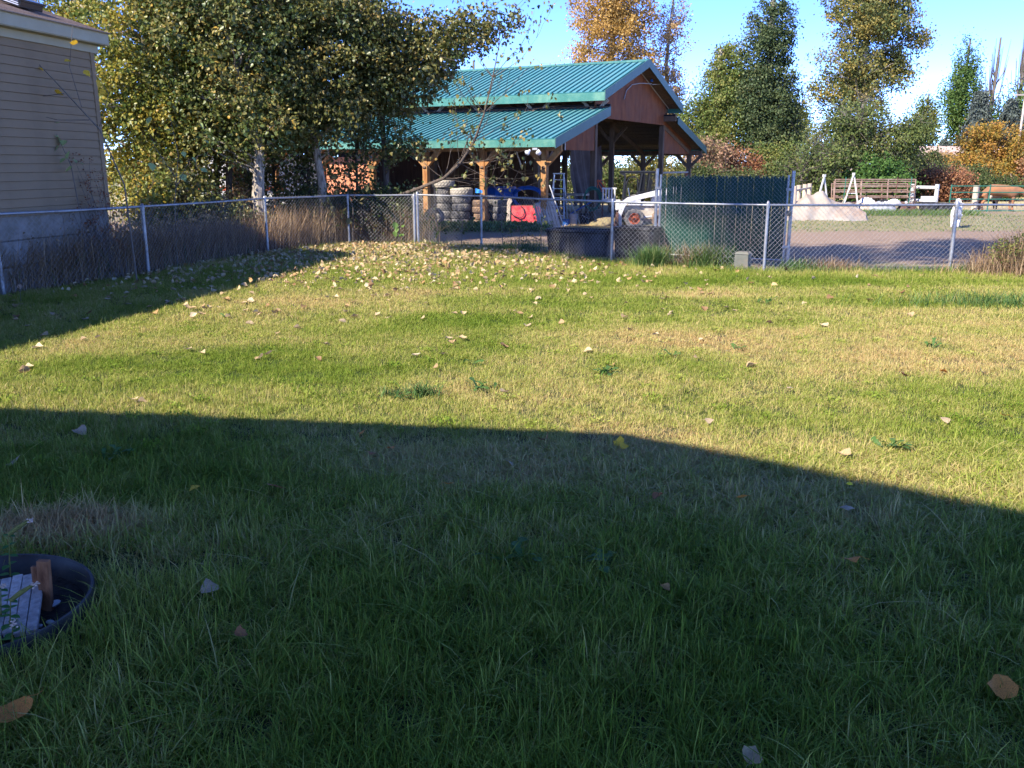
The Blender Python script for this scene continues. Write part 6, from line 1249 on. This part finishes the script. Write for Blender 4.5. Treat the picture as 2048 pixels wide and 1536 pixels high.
for i, (x, y) in enumerate(cand):
    zy = ['on the lit grass beyond the house shadow', 'in the middle of the sunny lawn', 'on the far half of the lawn', 'near the back fence'][int(np.searchsorted([8.5, 11, 14], y))]
    zx = ['far left', 'left of centre', 'right of centre', 'far right'][int(np.searchsorted([-2.4, 0, 2.4], x))]; pale = rng.random() >= .8
    lab = '%s cottonwood leaf %s, %s' % ('pale curled' if pale else 'dry tan', zy, zx)
    link('fallen_leaf', LM['leaf_pale' if pale else 'fallen'][i % 5], None, (x, y, .035), (rng.normal(0, .3), rng.normal(0, .3), rng.uniform(0, 6.28)), rng.uniform(.055, .115), lab, 'fallen leaf', 'fallen leaves on the lawn')
P = []
while len(P) < 5200:
    y = 13.5 + 8.6 * rng.random() ** .8; x = rng.uniform(-8, 6)
    line = np.interp(y, [13, 16, 20, 22], [-7.8, -6.5, -5.4, -4]); pr = np.interp(x - line, [0, 1.5, 5, 8, 11], [.8, 1, .75, .35, .05]) * np.interp(y, [13.5, 15.5, 17.5, 21.5], [.06, .28, .8, 1])
    if in_lawn(x, y) and rng.random() < pr: P.append((x, y, rng.uniform(.035, .075)))
P = np.array(P); V, F, ids = leaves(P, rng.uniform(.045, .11, len(P)), .1, .75, .6, six=True)
link('fallen_leaves', npmesh('fallen_leaves', V, F, MT['fallen_far'], rng.random(len(P))[ids]), kind='stuff', label='thick scatter of dry tan leaves in front of the fence corner', cat='fallen leaves')

# ------------------------------------------------------------------ planter at the left edge
t = empty('round_planter', 'round grey blue plastic planter rim sunk in the grass at the left edge', 'planter', (POT[0], POT[1], 0))
r = POT[2]
MB().lathe([(r * .93, .0), (r * .96, .085), (r * .985, .105), (r * 1.01, .105), (r * 1.02, .09), (r * 1.0, .0)], 64).obj('rim', MT['potrim'], t, smooth=True)
def soil(i, j):
    a = i * 6.2832; k = j * r * .95; return (k * math.cos(a), k * math.sin(a), .012 + .012 * math.sin(a * 5 + k * 30) * math.sin(k * 40 + a))
MB().sheet(soil, 48, 12).obj('soil', MT['soil'], t, smooth=True)
tag(MB().box((0, 0, .12), (.05, .028, .25), (0, R(3), 0)).obj('wooden_stake', MT['stake'], None, loc=(-2.03, 3.55, 0), bevel=.003), 'brown wooden stake standing in the planter', 'stake')
tag(MB().box((0, 0, .10), (.05, .018, .20)).obj('wooden_stake', MT['stake'], None, loc=(-2.075, 3.585, 0), bevel=.003), 'darker wooden stake behind the brown one in the planter', 'stake')
t = empty('weathered_board', 'cracked pale weathered board slanting across the planter', 'board', (-2.12, 3.45, .085), (R(8), R(-4), R(22)))
for i in range(5): MB().box(((i - 2) * .044, rng.normal(0, .006), .0), (.041, .44 + rng.normal(0, .01), .022), (0, rng.normal(0, .03), 0)).obj('board_strip', MT['greywood'], t, bevel=.003)
for i, (dx, dy, s) in enumerate(((.36, -.02, .02), (.39, -.04, .016), (.42, .0, .013), (.33, -.05, .018), (.30, .14, .028), (.41, .04, .012), (.12, .30, .026), (.35, -.09, .015))):
    st = MB(); st.lathe([(0, 0), (.8, .15), (1, .5), (.7, .85), (0, 1)], 9); tag(st.obj('pebble', MT['stone'], None, smooth=True, loc=(POT[0] + dx, POT[1] + dy, .02), rot=(rng.normal(0, .3), .2, i), scale=(s, s * .7, s * .8)),
        'small pale pebble on the planter soil', 'pebble', 'pebbles in the planter')
def mint(x, y, h, label, spike):
    t = empty('mint_plant', label, 'plant', (x, y, 0)); mb = MB(); mb.tube([(0, 0, .0), (.01, .0, h * .5), (.03, -.01, h)], [.004, .0035, .002], 6); mb.obj('stem', MT['weedgreen'] if False else MT['spike'], t)
    for k in range(5):
        for s in (0, math.pi):
            lf = MB(); ol = [(0, 0), (.25, .28), (.55, .33), (.8, .2), (1, 0)]; lf.add([(a, b, .1 * b - .2 * a * a) for a, b in ol] + [(a, -b, .1 * b - .2 * a * a) for a, b in ol[1:-1]], [(0, 1, 2, 3, 4), (0, 4, 7, 6, 5)])
            me = lf.mesh('leaf', MT['mint']); me.attributes.new('rnd', 'FLOAT', 'FACE').data.foreach_set('value', [rng.random()] * 2)
            link('leaf', me, t, (.006 * k, 0, h * (.25 + .18 * k)), (0, R(-5), s + k * 1.5), .055 * (1 - .09 * k))
    if spike:
        q = MB(); q.tube([(.03, -.01, h), (.07, 0, h + .03), (.12, .01, h + .06)], [.009, .011, .006], 8); q.obj('flower_spike', MT['spike'], t)
    fl_ = MB(); 
    for k in range(12): fl_.lathe([(0, 0), (.006, .004), (0, .009)], 5, (.03 + (.10 if spike else 0) + rng.normal(0, .008), rng.normal(0, .008), h + (.06 if spike else .005) + rng.normal(0, .006)))
    fl_.obj('flower_head', MT['flower'], t)
mint(-2.06, 3.30, .19, 'mint plant with a faded flower spike over the pale board', True); mint(-2.13, 3.36, .21, 'mint plant with a pink flower head at the left edge', False); mint(-1.98, 3.16, .15, 'low mint plant at the near side of the planter', False)
mint(-2.32, 3.78, .27, 'olive flower spike rising at the far left of the planter', True); mint(-2.10, 3.20, .19, 'mint plant in the grass below the pale board', False)
t = empty('dandelion_flower', 'tiny yellow flower in the shade near the right', 'flower', (2.0, 4.98, 0)); MB().tube([(0, 0, 0), (0, 0, .06)], .002, 5).obj('stem', MT['mint'], t)
MB().lathe([(0, .06), (.018, .068), (.014, .075), (0, .073)], 12).obj('petals', MT['yellowflower'], t)
t = empty('dandelion_clock', 'grey dandelion seed head standing at the foot of the left fence', 'flower', (-7.0, 12.6, 0)); MB().tube([(0, 0, 0), (.01, 0, .22)], .003, 5).obj('stem', MT['twig'], t)
q = ellipsoid_pts(160, (.01, 0, .235), (.028, .028, .028), .1); V, F, ids = leaves(q, np.full(160, .014), 0, .4); link('seeds', npmesh('seeds', V, F, MT['flower']), t)['kind'] = 'stuff'
